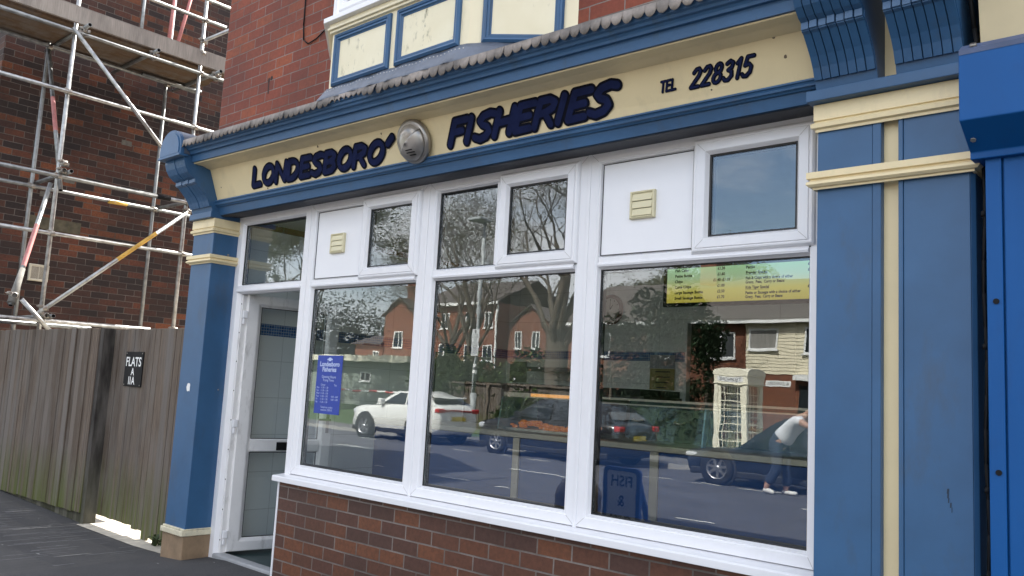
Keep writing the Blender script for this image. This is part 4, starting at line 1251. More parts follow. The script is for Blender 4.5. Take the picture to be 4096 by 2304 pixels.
tx = join_text("menu_lettering", T, m_black, mn)
m = MB(); m.box(1.69, 1.895, 3.3600, 3.3605, 2.519, 2.5215); m.box(1.69, 1.912, 3.3600, 3.3605, 2.386, 2.3885); m.build("menu_underline", m_black, mn)
# notices taped to the rear wall
def notice(nm, x0, x1, z0, z1, col, label, lines):
    n_ = thing(nm, label, "notice", ((x0 + x1) / 2, 3.39, z0), "notices on the rear wall")
    m = MB(); m.box(x0, x1, 3.384, 3.388, z0, z1); m.build("notice_sheet", paint(label[:20], col, 0.5), n_)
    m = MB()
    rn = random.Random(int(x0 * 1000))
    for k in range(lines):
        z = z1 - (z1 - z0) * (k + 0.7) / lines
        m.box(x0 + (x1 - x0) * rn.uniform(0.15, 0.3), x1 - (x1 - x0) * rn.uniform(0.15, 0.35), 3.3825, 3.3838, z, z + 0.010)
    m.build("notice_print", m_dark, n_)
notice("paper_notice", 0.71, 0.985, 1.675, 1.80, (0.34, 0.34, 0.36), "grey paper notice on the tile band beside the doorway", 0)
notice("paper_notice", 0.715, 0.985, 1.475, 1.672, (0.30, 0.25, 0.08), "yellowish paper notice below the grey one beside the doorway", 4)
notice("paper_notice", -1.08, -0.84, 1.487, 1.707, (0.32, 0.33, 0.28), "pale green paper notice on the rear wall near the side wall", 0)

# ================================================================== FENCE, GATE, SIGN
fen = thing("board_fence", "weathered grey brown vertical board fence with green algae at its foot", "fence", (-4.7, -0.1, 0))
rb = random.Random(21)
x = -6.5
m = MB()
while x < -3.262:
    w = rb.choice([0.095, 0.1, 0.1, 0.145, 0.07])
    x1 = min(x + w, -3.255)
    d = rb.uniform(0, 0.013)
    zt = 1.772 + rb.uniform(-0.006, 0.006)
    zb = -0.005 + 0.035 * max(0, min(1, (x + 5.6) / 2.2)) + rb.uniform(-0.004, 0.004)
    m.box(x + 0.002, x1 - 0.002, -0.122 - d, -0.100, zb, zt)
    x = x1
bo = m.build("boards", m_fence, fen, 0.002)
m = MB()
for zr in (0.35, 0.95, 1.6):
    m.box(-6.5, -3.26, -0.098, -0.055, zr, zr + 0.08)
m.build("rail", m_fence_dark, fen)
m = MB(); m.box(-6.5, -3.26, -0.097, -0.055, -0.15, 0.10); m.build("light_stop_board", m_fence_dark, fen)  # added dark board, stops sunlit yard showing under the fence
m = MB(); m.box(-3.252, -3.175, -0.115, 0.002, -0.09, 1.775); m.build("post", m_fence_dark, fen, 0.004)
gate = thing("board_gate", "grey wooden board gate between the fence post and the blue pilaster", "gate", (-2.3, 0.03, 0))
m = MB(); x = -3.172
while x < -1.45:
    w = rb.choice([0.095, 0.1, 0.1, 0.12])
    x1 = min(x + w, -1.41)
    d = rb.uniform(0, 0.008)
    if x < -2.46: zb = 0.022
    elif x < -2.32: zb = 0.002
    elif x < -2.16: zb = -0.075
    else: zb = -0.035
    m.box(x + 0.002, x1 - 0.002, 0.004 - d, 0.026, zb + rb.uniform(-0.005, 0.005), 1.768 + rb.uniform(-0.005, 0.006))
    x = x1
m.build("boards", m_fence, gate, 0.002)
m = MB()
for zr in (0.25, 0.9, 1.5): m.box(-3.16, -1.42, 0.027, 0.07, zr, zr + 0.10)
m.build("ledge", m_fence_dark, gate)
sg = thing("name_sign", "small black sign with white letters FLATS screwed to the gate", "sign", (-2.70, 0.0, 1.236))
SX0, SX1 = -2.878, -2.518
m = MB(); m.box(SX0, SX1, -0.0125, -0.0045, 1.237, 1.557); m.build("sign_plate", m_black, sg, 0.002)
T = []
def st(s, z, size, dx=0.0): T.append(text_mesh("t", s, size, m_white, None, ((SX0 + SX1) / 2 - 0.005 + dx, -0.0135, z), align='CENTER', bold=0.0022))
st("FLATS", 1.425, 0.118); st("A", 1.342, 0.092); st("I", 1.258, 0.098, -0.062); st("I", 1.258, 0.098, -0.030); st("A", 1.258, 0.098, 0.025)
join_text("sign_lettering", T, m_white, sg)
for a in (SX0 + 0.02, SX1 - 0.02):
    for b in (1.252, 1.542):
        m = MB(); m.tube((a, -0.0125, b), (a, -0.0145, b), 0.006, 8); m.build("screw", m_coupler, sg)
# weeds at the foot of the gate
m = MB(); rw = random.Random(4)
for k in range(26):
    bx, by = -1.86 + rw.uniform(-0.09, 0.09), -0.02 + rw.uniform(-0.03, 0.03)
    a = rw.uniform(0, 6.28); L_ = rw.uniform(0.04, 0.12); w = rw.uniform(0.004, 0.010)
    c, s_ = math.cos(a), math.sin(a)
    z0 = gz(bx, by)
    p0 = Vector((bx, by, z0)); p1 = p0 + Vector((c * L_ * 0.5, s_ * L_ * 0.5, L_ * 0.8)); p2 = p0 + Vector((c * L_, s_ * L_, L_ * 0.7))
    sd = Vector((-s_, c, 0)) * w
    m.add([p0 - sd, p0 + sd, p1 + sd * 1.6, p1 - sd * 1.6, p2], [(0, 1, 2, 3), (3, 2, 4)])
tag(m.build("weed", paint("weed green", (0.03, 0.05, 0.012), 0.7, 0.4, 20), recalc=False), "small dark weed growing under the gate beside the stone base", "weed")
# scratches scored across the tarmac
m = MB(); rq = random.Random(12)
for k in range(70):
    sx = rq.uniform(-5.2, -1.2); sy = rq.uniform(-1.5, -0.25) if k > 25 else rq.uniform(-0.9, -0.2)
    if k < 45: sx = rq.uniform(-4.2, -1.7)
    ln_ = rq.uniform(0.06, 0.5); w = rq.uniform(0.002, 0.0042)
    m.add([(sx - w, sy - ln_ / 2, gz(sx, sy - ln_ / 2) + 0.003), (sx + w, sy - ln_ / 2, gz(sx, sy - ln_ / 2) + 0.003), (sx + w * 0.7 - 0.004, sy + ln_ / 2, gz(sx, sy + ln_ / 2) + 0.003), (sx - w * 0.7 - 0.004, sy + ln_ / 2, gz(sx, sy + ln_ / 2) + 0.003)], [(0, 1, 2, 3)])
tag(m.build("pavement_scratch", paint("pale scratch", (0.26, 0.26, 0.265), 0.7, 0.3, 30), recalc=False, merge=False), kind='structure')
# litter
m = MB()
for (lx, ly, s_) in ((-2.02, -0.9, 0.02), (-1.05, -0.42, 0.012), (-0.78, -0.12, 0.010), (-3.6, -0.35, 0.012), (-2.5, -1.0, 0.012)):
    z = gz(lx, ly) + 0.004
    m.add([(lx - s_ * 1.6, ly, z), (lx, ly - s_ * 0.5, z + 0.003), (lx + s_ * 1.7, ly + s_ * 0.2, z + 0.001), (lx, ly + s_ * 0.6, z + 0.002)], [(0, 1, 2, 3)])
tag(m.build("litter_scraps", paint("pale scraps", (0.3, 0.3, 0.29), 0.8)), "pale scraps of litter lying on the tarmac pavement", "litter", kind='stuff')

# ================================================================== SHOP NEXT DOOR (RIGHT)
nx = thing("neighbour_shop", "right hand shop with a cream board, bright blue side post and dark brick", "shop", (6, 0, 0))
m_shut = paint("bright blue powder coat", (0.004, 0.080, 0.27), 0.5, 0.05, 3, (0.02, 0.04, 0.10), 0.25, 0.03, spec=0.25)
m_shut_top = paint("faded blue edge", (0.06, 0.085, 0.16), 0.6, 0.2, 9)
m = MB(); m.prism([(-0.30, 2.70), (-0.40, 3.3), (-0.05, 3.3), (-0.05, 2.70)], 'x', 4.415, 9.0); m.build("cream_board", paint("dull cream board", (0.56, 0.47, 0.29), 0.55, 0.08, 3, (0.3, 0.24, 0.15), 0.5), nx)
m = MB(); m.box(4.375, 9, -0.04, 0.02, -0.1, 3.3); m.build("dark_backing", m_dark, nx)
RP = [(0.05, 0.022, 0.018), (0.09, 0.034, 0.024), (0.06, 0.025, 0.02), (0.12, 0.042, 0.026), (0.045, 0.022, 0.018)]
m = MB(); m.box(4.60, 9, -0.16, -0.041, -0.1, 2.5); m.build("brick_pier", brick_mat("dark red pier brick", 'xz', RP, (0.16, 0.13, 0.11), soot=(0.02, 0.015, 0.015), soot_amt=0.4), nx)
sh = thing("roller_shutter", "bright blue roller shutter box with its side guide on the next shop", "shutter", (5.5, -0.4, 2.3))
m = MB(); m.prism([(-0.44, 2.640), (-0.40, 2.668), (-0.12, 2.668), (-0.12, 2.285), (-0.30, 2.285), (-0.30, 2.310), (-0.44, 2.388)], 'x', 4.376, 8.0)
hb = m.build("shutter_box", m_shut, sh, 0.004)
m = MB(); m.prism([(-0.4415, 2.622), (-0.4415, 2.640), (-0.401, 2.6695), (-0.125, 2.6695), (-0.125, 2.66), (-0.39, 2.66), (-0.43, 2.632)], 'x', 4.378, 8.0); m.build("box_top_edge", m_shut_top, hb)
m = MB(); m.tube((4.42, -0.424, 2.650), (4.42, -0.431, 2.660), 0.012, 6); m.tube((4.40, -0.35, 2.347), (4.40, -0.356, 2.338), 0.010, 6); m.build("rivet", m_coupler, hb)
m = MB(); m.box(4.418, 4.468, -0.275, -0.165, -0.1, 2.30); m.box(4.4735, 4.546, -0.268, -0.165, -0.1, 2.30); m.box(4.466, 4.475, -0.255, -0.165, -0.1, 2.30)
gd = m.build("side_guide", m_shut, sh, 0.003)
for zz in (0.10, 0.62, 1.20, 1.78):
    m = MB(); m.tube((4.447, -0.275, zz), (4.447, -0.279, zz), 0.010, 10)
    m.build("bolt_head", m_black, gd)
m = MB()
pts = [(4.392, -0.185, 2.30 - 0.12 * i) for i in range(20)] + [(4.395, -0.18, -0.05)]
pts = [(p[0] + 0.004 * math.sin(i * 1.3), p[1], p[2]) for i, p in enumerate(pts)]
m.path(pts, 0.0065, 8)
for zz in (2.1, 1.62, 1.12, 0.62, 0.16):
    m.tube((4.392, -0.186, zz), (4.392, -0.186, zz + 0.02), 0.010, 8)
tag(m.build("black_cable", m_black), "black cable clipped down between the blue pilaster and the shutter guide", "cable")
m = MB(); m.path([(4.372, -0.30, 3.25), (4.374, -0.28, 2.95), (4.388, -0.27, 2.78), (4.40, -0.27, 2.69)], 0.008, 8)
tag(m.build("black_cable", m_black), "short black cable running down behind the shutter box top", "cable")

# ================================================================== LEFT NEIGHBOUR AND SCAFFOLD
lb = thing("brick_house", "tall sooty dark brick gable wall behind the scaffold", "house", (-8, 4, 0))
m = MB(); m.box(-12.5, -6.5, -0.35, 11, -0.2, 8.2); m.build("gable_wall", m_nbrick, lb)
m = MB(); m.prism([(-12.7, 8.2), (-9.5, 10.2), (-6.3, 8.2)], 'y', -0.5, 11.2); m.build("roof", m_rooft, lb)
m = MB(); m.box(-6.50, -6.488, 0.15, 0.80, 3.115, 3.27); m.build("stone_plaque", paint("mossy sandstone", (0.085, 0.075, 0.05), 0.9, 0.4, 10, (0.14, 0.13, 0.04), 0.6, 0.6), lb, 0.004)
m = MB()
for (y0, z0) in ((0.52, 3.77), (0.26, 3.53), (1.85, 4.3), (1.2, 4.45)):
    m.box(-6.4985, -6.497, y0, y0 + 0.14, z0, z0 + 0.07)
m.build("patched_brick", paint("grey patch", (0.115, 0.105, 0.09), 0.9, 0.25, 14), lb)
vt = thing("extractor_vent", "cream square extractor grille on the dark brick wall beside the scaffold pole", "air vent", (-6.49, 0.36, 2.45))
m = MB(lambda p: (-6.5 - p[1], p[0], p[2]))
m.sweep(0.235, 0.470, 2.440, 2.655, [(0, -0.001), (0, -0.03), (0.3, -0.038), (1, -0.034), (1, -0.001)], (0.028, 0.028, 0.028, 0.028)); m.build("vent_frame", paint("cream vent plastic", (0.55, 0.51, 0.40), 0.45, 0.05), vt, 0.004)
m = MB(); m.box(-6.4995, -6.485, 0.258, 0.447, 2.463, 2.632); m.build("vent_back", m_black, vt)
m = MB()
for k in range(12): m.box(-6.4845, -6.470, 0.258, 0.447, 2.467 + k * 0.0138, 2.474 + k * 0.0138)
m.box(-6.4845, -6.466, 0.349, 0.356, 2.463, 2.632)
m.build("grille", paint("cream vent grille", (0.55, 0.51, 0.42), 0.45, 0.05), vt)

sc = thing("scaffold", "galvanised tube scaffold with board deck standing in the yard by the dark brick wall", "scaffold", (-5.7, 0.8, 0))
XO, XI = -5.3, -6.2
RT = 0.0242
def tb(nm, p0, p1, mat=m_tube, open_=True, r=RT):
    m = MB()
    if open_: m.pipe(p0, p1, r, r * 0.83)
    else: m.tube(p0, p1, r, 14)
    return m.build(nm, [mat, m_black], sc)
def coupler(par, p, axis='z', d2='y'):
    """right-angle coupler: two clamp rings and bolts"""
    m = MB(); p = Vector(p)
    A = {'x': Vector((1, 0, 0)), 'y': Vector((0, 1, 0)), 'z': Vector((0, 0, 1))}
    rc = random.Random(int(p.y * 977 + p.z * 131))
    m.lathe([(0.026, -0.024), (0.033, -0.020), (0.033, 0.020), (0.026, 0.024)], p, A[axis], 12)
    q = p + (Vector((0.05, 0, 0)) if axis == 'z' else Vector((0, 0, -0.05)))
    m.lathe([(0.026, -0.024), (0.033, -0.020), (0.033, 0.020), (0.026, 0.024)], q, A[d2], 12)
    for c in (p, q):
        o = Vector((0.012, -0.042, 0.02)); m.cbox(c + o, (0.02, 0.03, 0.03)); m.tube(c + o + Vector((0, -0.03, 0)), c + o + Vector((0, 0.035, 0)), 0.007, 6)
    m.cbox(p + Vector((0.03, 0.035, -0.01)), (0.03, 0.03, 0.035))
    m.build("coupler", m_coupler, par, 0.002)
xo2 = XO + 0.05        # ledgers lie on the near face of the standards
s1 = tb("standard", (XO, 0.035, -0.05), (XO, 0.035, 7.6))
s2 = tb("standard", (XO, 1.61, -0.05), (XO, 1.61, 7.6))
i1 = tb("standard", (XI, 0.057, -0.05), (XI, 0.057, 7.3), m_tube_dull)
i2 = tb("standard", (XI, 1.594, -0.05), (XI, 1.594, 7.3), m_tube_dull)
tb("standard", (XI, 1.170, 5.47), (XI, 1.170, 7.0), m_tube_dull)
tb("standard", (XI, 1.54, 5.47), (XI + 0.1, 1.555, 7.0), m_pink)
tb("brace", (XI + 0.02, 1.600, 5.52), (XI + 0.02, 1.90, 7.25), m_pink)
l1 = tb("ledger", (xo2, -1.7, 4.585), (xo2, 1.87, 4.585))
l2 = tb("ledger", (xo2, -1.7, 3.565), (xo2, 1.60, 3.58), m_tube_dull)
l2b = tb("ledger", (xo2 + 0.001, 1.25, 3.579), (xo2 + 0.001, 1.86, 3.581), m_tube)
m = MB(); m.tube((xo2, 1.20, 3.578), (xo2, 1.37, 3.579), 0.029, 12); m.build("tube_sleeve", m_black, l2)
l3 = tb("ledger", (xo2, -1.7, 2.890), (xo2, 1.76, 2.905))
l4 = tb("ledger", (xo2, -1.7, 1.880), (xo2, 1.285, 1.902))
l5 = tb("ledger", (XO - 0.055, -1.7, 1.845), (XO - 0.055, 0.62, 1.852), m_tube_dull)
tb("ledger", (XI + 0.05, -1.7, 3.56), (XI + 0.05, 2.10, 3.585), m_tube_dull)
m = MB(lambda p: p); m.tube((XI + 0.05, 0.97, 3.57), (XI + 0.05, 1.22, 3.575), 0.028, 12); m.build("tube_wrap", m_yellow, i2)
lu = tb("ledger", (xo2, -1.7, 5.318), (xo2, 1.935, 5.325), m_tube_dull)
tb("ledger", (XI + 0.05, -1.7, 5.38), (XI + 0.05, 2.02, 5.37), m_tube_dull)
tb("ledger", (XI + 0.11, 1.2, 5.37), (XI + 0.11, 2.05, 5.375), m_tube_dull)
g1 = tb("guard_rail", (xo2, -1.7, 6.05), (xo2, 1.89, 6.06))
g2 = tb("guard_rail", (xo2, -1.7, 6.34), (xo2, 1.945, 6.345))
tb("brace", (XO + 0.08, -0.02, 5.355), (XO + 0.08, 1.75, 3.66))
d2 = tb("brace", (XO + 0.09, -0.06, 1.935), (XO + 0.09, 1.75, 3.585))
m = MB(); m.tube((XO + 0.09, 0.78, 2.701), (XO + 0.09, 1.22, 3.102), 0.0248, 14, cap=False); m.build("yellow_sleeve", m_yellow, d2)
tb("brace", (XO + 0.16, -0.235, 2.10), (XO + 0.16, 0.10, 1.775))
k1 = tb("brace", (XI + 0.03, 0.05, 5.33), (XO + 0.11, 0.048, 3.40), m_tube_dull)
m = MB()
A0, A1 = Vector((XI + 0.03, 0.05, 5.33)), Vector((XO + 0.11, 0.048, 3.40))
m.tube(A0.lerp(A1, 0.36), A0.lerp(A1, 0.60), 0.0250, 14, cap=False); m.build("pink_band", m_pink, k1)
k2 = tb("brace", (XO + 0.03, -0.04, 3.47), (-4.66, -0.485, 1.99), m_tube_dull)
B0, B1 = Vector((XO + 0.03, -0.04, 3.47)), Vector((-4.66, -0.485, 1.99))
m = MB(); m.tube(B0.lerp(B1, 0.36), B0.lerp(B1, 0.70), 0.0250, 14, cap=False); m.build("pink_band", m_pink, k2)
m = MB(); m.tube(B0.lerp(B1, 0.72), B0.lerp(B1, 0.985), 0.028, 14, r1=0.043); m.build("foam_wrap", paint("grey foam wrap", (0.17, 0.165, 0.15), 0.9, 0.2, 14), k2)
t1 = tb("transom", (XO + 0.20, 0.118, 5.405), (-6.47, 0.118, 5.405), m_tube_dull)
t2 = tb("transom", (XO + 0.17, 0.970, 5.395), (-6.47, 0.970, 5.395), m_tube_dull)
t3 = tb("transom", (XO + 0.17, 1.820, 5.395), (-6.47, 1.820, 5.395), m_tube_dull)
t4 = tb("transom", (XO + 0.16, 0.122, 3.636), (-6.45, 0.122, 3.636), m_tube_dull)
t5 = tb("transom", (XO + 0.14, 0.122, 1.950), (-6.45, 0.122, 1.950), m_tube_dull)
t6 = tb("transom", (XO + 0.13, 1.68, 3.62), (-6.45, 1.68, 3.62), m_tube_dull)
g3 = tb("guard_rail", (XO + 0.05, 1.60, 5.77), (XO + 0.24, 2.02, 6.10))
for par, p, a, d in ((l1, (XO, 0.035, 4.585), 'z', 'y'), (l1, (XO, 1.61, 4.585), 'z', 'y'), (l3, (XO, 0.035, 2.895), 'z', 'y'), (l3, (XO, 1.61, 2.904), 'z', 'y'), (l2, (XO, 0.035, 3.57), 'z', 'y'),
                   (l2, (XO, 1.61, 3.58), 'z', 'y'), (lu, (XO, 0.035, 5.32), 'z', 'y'), (lu, (XO, 1.61, 5.325), 'z', 'y'), (g1, (XO, 1.61, 6.055), 'z', 'y'), (g3, (XO, 1.61, 5.77), 'z', 'y'),
                   (d2, (XO + 0.04, 0.035, 2.03), 'z', 'y'), (t4, (XO + 0.04, 0.06, 3.636), 'z', 'x'), (t5, (XO + 0.04, 0.06, 1.95), 'z', 'x'), (l4, (XO, 0.035, 1.89), 'z', 'y'), (d2, (XO + 0.05, 1.61, 3.46), 'z', 'y'),
                   (t2, (xo2, 0.97, 5.365), 'y', 'x'), (t3, (xo2, 1.82, 5.365), 'y', 'x'), (t1, (xo2, 0.118, 5.37), 'y', 'x'), (i1, (XI, 0.057, 3.57), 'z', 'y'), (i2, (XI, 1.594, 3.58), 'z', 'y'),
                   (i2, (XI, 1.594, 5.35), 'z', 'y'), (i1, (XI, 0.057, 5.36), 'z', 'y'), (k1, (XO + 0.08, 0.05, 3.72), 'z', 'y'), (k2, (-4.72, -0.46, 2.10), 'z', 'x'), (s2, (XO, 1.61, 5.60), 'z', 'y'), (i2, (XI, 1.594, 1.93), 'z', 'y'), (s2, (XO, 1.61, 1.93), 'z', 'y')):
    coupler(par, p, a, d)
# boards
for k in range(4):
    x1 = XO - 0.03 - 0.228 * k
    m = MB(); m.box(x1 - 0.222, x1, -1.7, 2.02 - 0.03 * (k % 2), 5.421, 5.459); m.build("deck_board", m_deck, sc, 0.003)
m = MB(); m.box(XO + 0.03, XO + 0.068, -1.7, 1.955, 5.432, 5.640); m.build("toe_board", m_toe, sc, 0.004)
# ================================================================== THE STREET OPPOSITE (seen mirrored in the windows)
m_tyre = paint("tyre rubber", (0.012, 0.012, 0.012), 0.8, 0.2, 20)
m_rim = steel("alloy rim", (0.45, 0.45, 0.46), 0.3, 0.1)
m_carglass = paint("tinted car glass", (0.012, 0.016, 0.018), 0.06, 0.05, 2, None, 0, 0.0, spec=0.8)
m_trim = paint("black car trim", (0.015, 0.015, 0.016), 0.6)
m_red = paint("red lamp plastic", (0.45, 0.01, 0.01), 0.2)
m_lampclear = paint("clear lamp plastic", (0.5, 0.52, 0.55), 0.12)
m_plate = paint("yellow plate", (0.6, 0.45, 0.03), 0.5)
def car(label, x_front, y_near, L, W, H, col, hood, suv, spoiler=False):
    zr = rz(y_near - W / 2) + 0.003
    t = thing("parked_car", label, "car", (x_front + L / 2, y_near - W / 2, zr), "cars parked along the far kerb")
    ox, oy, oz = x_front, y_near - W / 2, zr
    X = lambda p: (ox + p[0], oy + p[1], oz + p[2])
    mp = paint("car paint " + label[:12], col, 0.18, 0.02, 3, None, 0, 0.0, spec=0.6)
    clr = 0.24 if suv else 0.19
    st = [(0.0, 0.70, clr + 0.22, hood * 0.80), (0.12, 0.86, clr + 0.02, hood * 0.90), (0.5, 0.97, clr, hood * 0.96), (1.25, 1.0, clr, hood + 0.02), (1.6, 1.0, clr, hood + 0.06), (L * 0.6, 1.0, clr, hood + 0.09), (L - 0.7, 0.99, clr, hood + 0.12), (L - 0.2, 0.95, clr + 0.04, hood + 0.10), (L - 0.03, 0.88, clr + 0.12, hood + 0.02), (L, 0.80, clr + 0.22, hood - 0.12)]
    hw = W / 2
    m = MB(X)
    def ring(s):
        x, k, zb, zt = s
        w = hw * k
        pts = [(0, zb), (w * 0.88, zb), (w * 0.99, zb + 0.10), (w, zb + (zt - zb) * 0.5), (w * 0.985, zt - 0.12), (w * 0.90, zt - 0.02), (w * 0.6, zt + 0.012), (0, zt + 0.02)]
        full = pts + [(-y, z) for y, z in reversed(pts[1:-1])]
        return [(x, y, z) for y, z in full]
    rings = [ring(s) for s in st]; n = len(rings[0])
    vs = [p for r_ in rings for p in r_]
    m.add(vs, [(k * n + i, k * n + (i + 1) % n, (k + 1) * n + (i + 1) % n, (k + 1) * n + i) for k in range(len(rings) - 1) for i in range(n)], True)
    m.add(rings[0], [tuple(range(n))]); m.add(rings[-1], [tuple(range(n))])
    # cabin
    zb = hood + 0.03
    prof = [(1.18, zb, 0.93), (2.0, H - 0.04, 0.70), (2.5, H, 0.69), (L - 1.15, H - 0.03, 0.68), (L - 0.62, H - 0.13, 0.69), (L - 0.22, zb + 0.06, 0.88)]
    lv = [(x, hw * k, z) for x, z, k in prof] + [(x, -hw * k, z) for x, z, k in prof]
    k = len(prof)
    m.add(lv, [tuple(range(k)), tuple(range(2 * k - 1, k - 1, -1))], False)
    m.add(lv, [(i, i + 1, k + i + 1, k + i) for i in range(k - 1)], True)
    body = m.build("body", mp, t)
    # glass: windscreen, rear window, two side windows each side
    def sidept(x, f, s):       # point on the cabin flank at length x, f=0 belt..1 roof edge
        zt = H - 0.075; z = zb + 0.03 + (zt - zb - 0.03) * f
        w = hw * (0.93 + (0.705 - 0.93) * (z - zb) / (H - zb)) + 0.006
        return (x, s * w, z)
    for s in (1, -1):
        for (xa, xb, xc, xd) in ((1.50, 2.45, 2.40, 2.12), (2.53, L - 0.75, L - 0.98, 2.50)):
            m = MB(X); m.add([sidept(xa, 0, s), sidept(xb, 0, s), sidept(xc, 1, s), sidept(xd, 1, s)], [(0, 1, 2, 3)])
            m.build("side_window", m_carglass, t)
        m = MB(X); m.box(1.45, 1.62, s * (hw + 0.02) - 0.08, s * (hw + 0.02) + 0.08, hood + 0.06, hood + 0.20); m.build("mirror", mp, t, 0.03)
    m = MB(X); m.add([(1.22, -hw * 0.84, zb + 0.05), (1.22, hw * 0.84, zb + 0.05), (1.95, hw * 0.66, H - 0.07), (1.95, -hw * 0.66, H - 0.07)], [(0, 1, 2, 3)]); m.build("windscreen", m_carglass, t)
    m = MB(X); m.add([(L - 0.27, -hw * 0.78, zb + 0.13), (L - 0.27, hw * 0.78, zb + 0.13), (L - 0.585, hw * 0.64, H - 0.17), (L - 0.585, -hw * 0.64, H - 0.17)], [(0, 1, 2, 3)]); m.build("rear_window", m_carglass, t)
    wr = 0.35 if suv else 0.325
    for xw in (0.84, L - 0.86):
        for s in (1, -1):
            m = MB(X); yo = s * (hw + 0.03)
            m.lathe([(wr * 0.66, -0.11), (wr * 0.95, -0.115), (wr, -0.08), (wr, 0.08), (wr * 0.95, 0.115), (wr * 0.66, 0.11)], (xw, yo - s * 0.09, wr), (0, s, 0), 24)
            wl = m.build("wheel", m_tyre, t)
            m = MB(X)
            m.lathe([(wr * 0.66, 0.02), (wr * 0.69, 0.105), (wr * 0.62, 0.108), (wr * 0.58, 0.03)], (xw, yo - s * 0.09, wr), (0, s, 0), 24)
            c = Vector((xw, yo + s * 0.0, wr))
            for q in range(7):
                a = 2 * math.pi * q / 7 + 0.2
                d = Vector((math.cos(a), 0, math.sin(a))); e = Vector((-math.sin(a), 0, math.cos(a)))
                b0 = c + d * 0.03; b1 = c + d * wr * 0.63
                pv = [b0 - e * 0.03, b0 + e * 0.03, b1 + e * 0.022, b1 - e * 0.022]
                m.add(pv + [p - Vector((0, s * 0.03, 0)) for p in pv], [(0, 1, 2, 3), (4, 5, 6, 7), (0, 1, 5, 4), (1, 2, 6, 5), (2, 3, 7, 6), (3, 0, 4, 7)])
            m.lathe([(0.0, 0.095), (0.05, 0.095), (0.05, 0.05)], (xw, yo - s * 0.09, wr), (0, s, 0), 12)
            m.build("rim", m_rim, wl)
            m = MB(X); m.lathe([(wr * 1.03, -0.02), (wr * 1.20, -0.02), (wr * 1.19, 0.012), (wr * 1.03, 0.012)], (xw, s * (hw * 0.995), wr), (0, s, 0), 28)
            m.lathe([(0, 0.004), (wr * 1.04, 0.004)], (xw, s * hw, wr), (0, s, 0), 24)
            m.build("wheel_arch", m_trim, t)
    for s in (1, -1):
        m = MB(X); m.box(0.07, 0.46, s * hw * 0.74 - 0.13, s * hw * 0.74 + 0.13, hood * 0.70, hood * 0.84); m.build("headlight", m_lampclear, t, 0.04)
        m = MB(X); m.box(L - 0.16, L + 0.012, s * hw * 0.78 - 0.13, s * hw * 0.78 + 0.13, hood - 0.10, hood + 0.03); m.build("tail_light", m_red, t, 0.03)
    m = MB(X); m.box(0.25, L - 0.25, -hw * 1.004, hw * 1.004, clr - 0.02, clr + 0.12); m.build("sill_trim", m_trim, t, 0.03)
    m = MB(X); m.box(L - 0.01, L + 0.012, -0.26, 0.26, hood - 0.30, hood - 0.19); m.build("number_plate", m_plate, t)
    if spoiler:
        m = MB(X); m.prism([(L - 0.72, H - 0.10), (L - 0.30, H - 0.13), (L - 0.28, H - 0.16), (L - 0.70, H - 0.15)], 'y', -hw * 0.66, hw * 0.66); m.build("spoiler", mp, t, 0.01)
        m = MB(X); m.box(L - 0.03, L + 0.016, -hw * 0.74, hw * 0.74, hood - 0.05, hood - 0.01); m.build("light_bar", m_red, t)
    return t
car("white compact sport utility car parked opposite the shop with its rear spoiler", -15.55, -12.25, 3.85, 1.70, 1.44, (0.72, 0.72, 0.68), 0.98, True, True)
car("dark grey estate car parked behind the white one across the road", -10.15, -12.1, 4.45, 1.78, 1.45, (0.012, 0.013, 0.016), 0.90, False)
car("dark navy car parked across the road beside the bending man", -3.55, -11.1, 4.4, 1.78, 1.36, (0.010, 0.014, 0.024), 0.70, False)

# ---- person bending at the navy car
person = thing("person", "bending man in white t-shirt and blue jeans leaning against the navy car", "person", (-1.2, -10.6, rz(-10.6)))
def skinmesh(nm, chains, mat, parent, sub=2):
    """chains: list of [(x,y,z,r)...]; the first point of later chains is joined to the nearest earlier point"""
    V = []; E = []; Rr = []
    for ch in chains:
        prev = None
        for i, (x, y, z, r) in enumerate(ch):
            idx = None
            for j, q in enumerate(V):
                if (Vector(q) - Vector((x, y, z))).length < 1e-4: idx = j
            if idx is None:
                V.append((x, y, z)); Rr.append(r); idx = len(V) - 1
            if prev is not None: E.append((prev, idx))
            prev = idx
    me = bpy.data.meshes.new(nm); me.from_pydata(V, E, []); me.materials.append(mat)
    ob = bpy.data.objects.new(nm, me); scene.collection.objects.link(ob)
    sk = ob.modifiers.new('skin', 'SKIN'); sk.use_smooth_shade = True
    for i, d in enumerate(me.skin_vertices[0].data):
        d.radius = (Rr[i] if hasattr(Rr[i], '__len__') else (Rr[i], Rr[i])); d.use_root = (i == 0)
    if sub:
        s_ = ob.modifiers.new('sub', 'SUBSURF'); s_.levels = sub; s_.render_levels = sub
    ob.parent = parent
    ob.matrix_parent_inverse = Matrix.Translation(-Vector(parent.location))
    return ob
pz = rz(-10.6)
def q_(x, y, z, r): return (-1.27 + x * 1.1, -10.6 + y * 1.15, pz + z * 0.99, r * (1.22 if r > 0.06 else 1.0))
hip = q_(0.0, 0.0, 0.93, 0.135); wst = q_(0.10, 0.0, 1.06, 0.125); chs = q_(0.28, 0.0, 1.26, 0.150); nck = q_(0.42, 0.0, 1.40, 0.062); hd0 = q_(0.50, 0.0, 1.45, 0.075); hd1 = q_(0.60, 0.0, 1.50, 0.098); hd2 = q_(0.66, 0.0, 1.50, 0.075)
shl = q_(0.36, 0.19, 1.32, 0.070); ell = q_(0.60, 0.27, 1.20, 0.045); wrl = q_(0.82, 0.20, 1.26, 0.032); hnl = q_(0.90, 0.18, 1.27, 0.034)
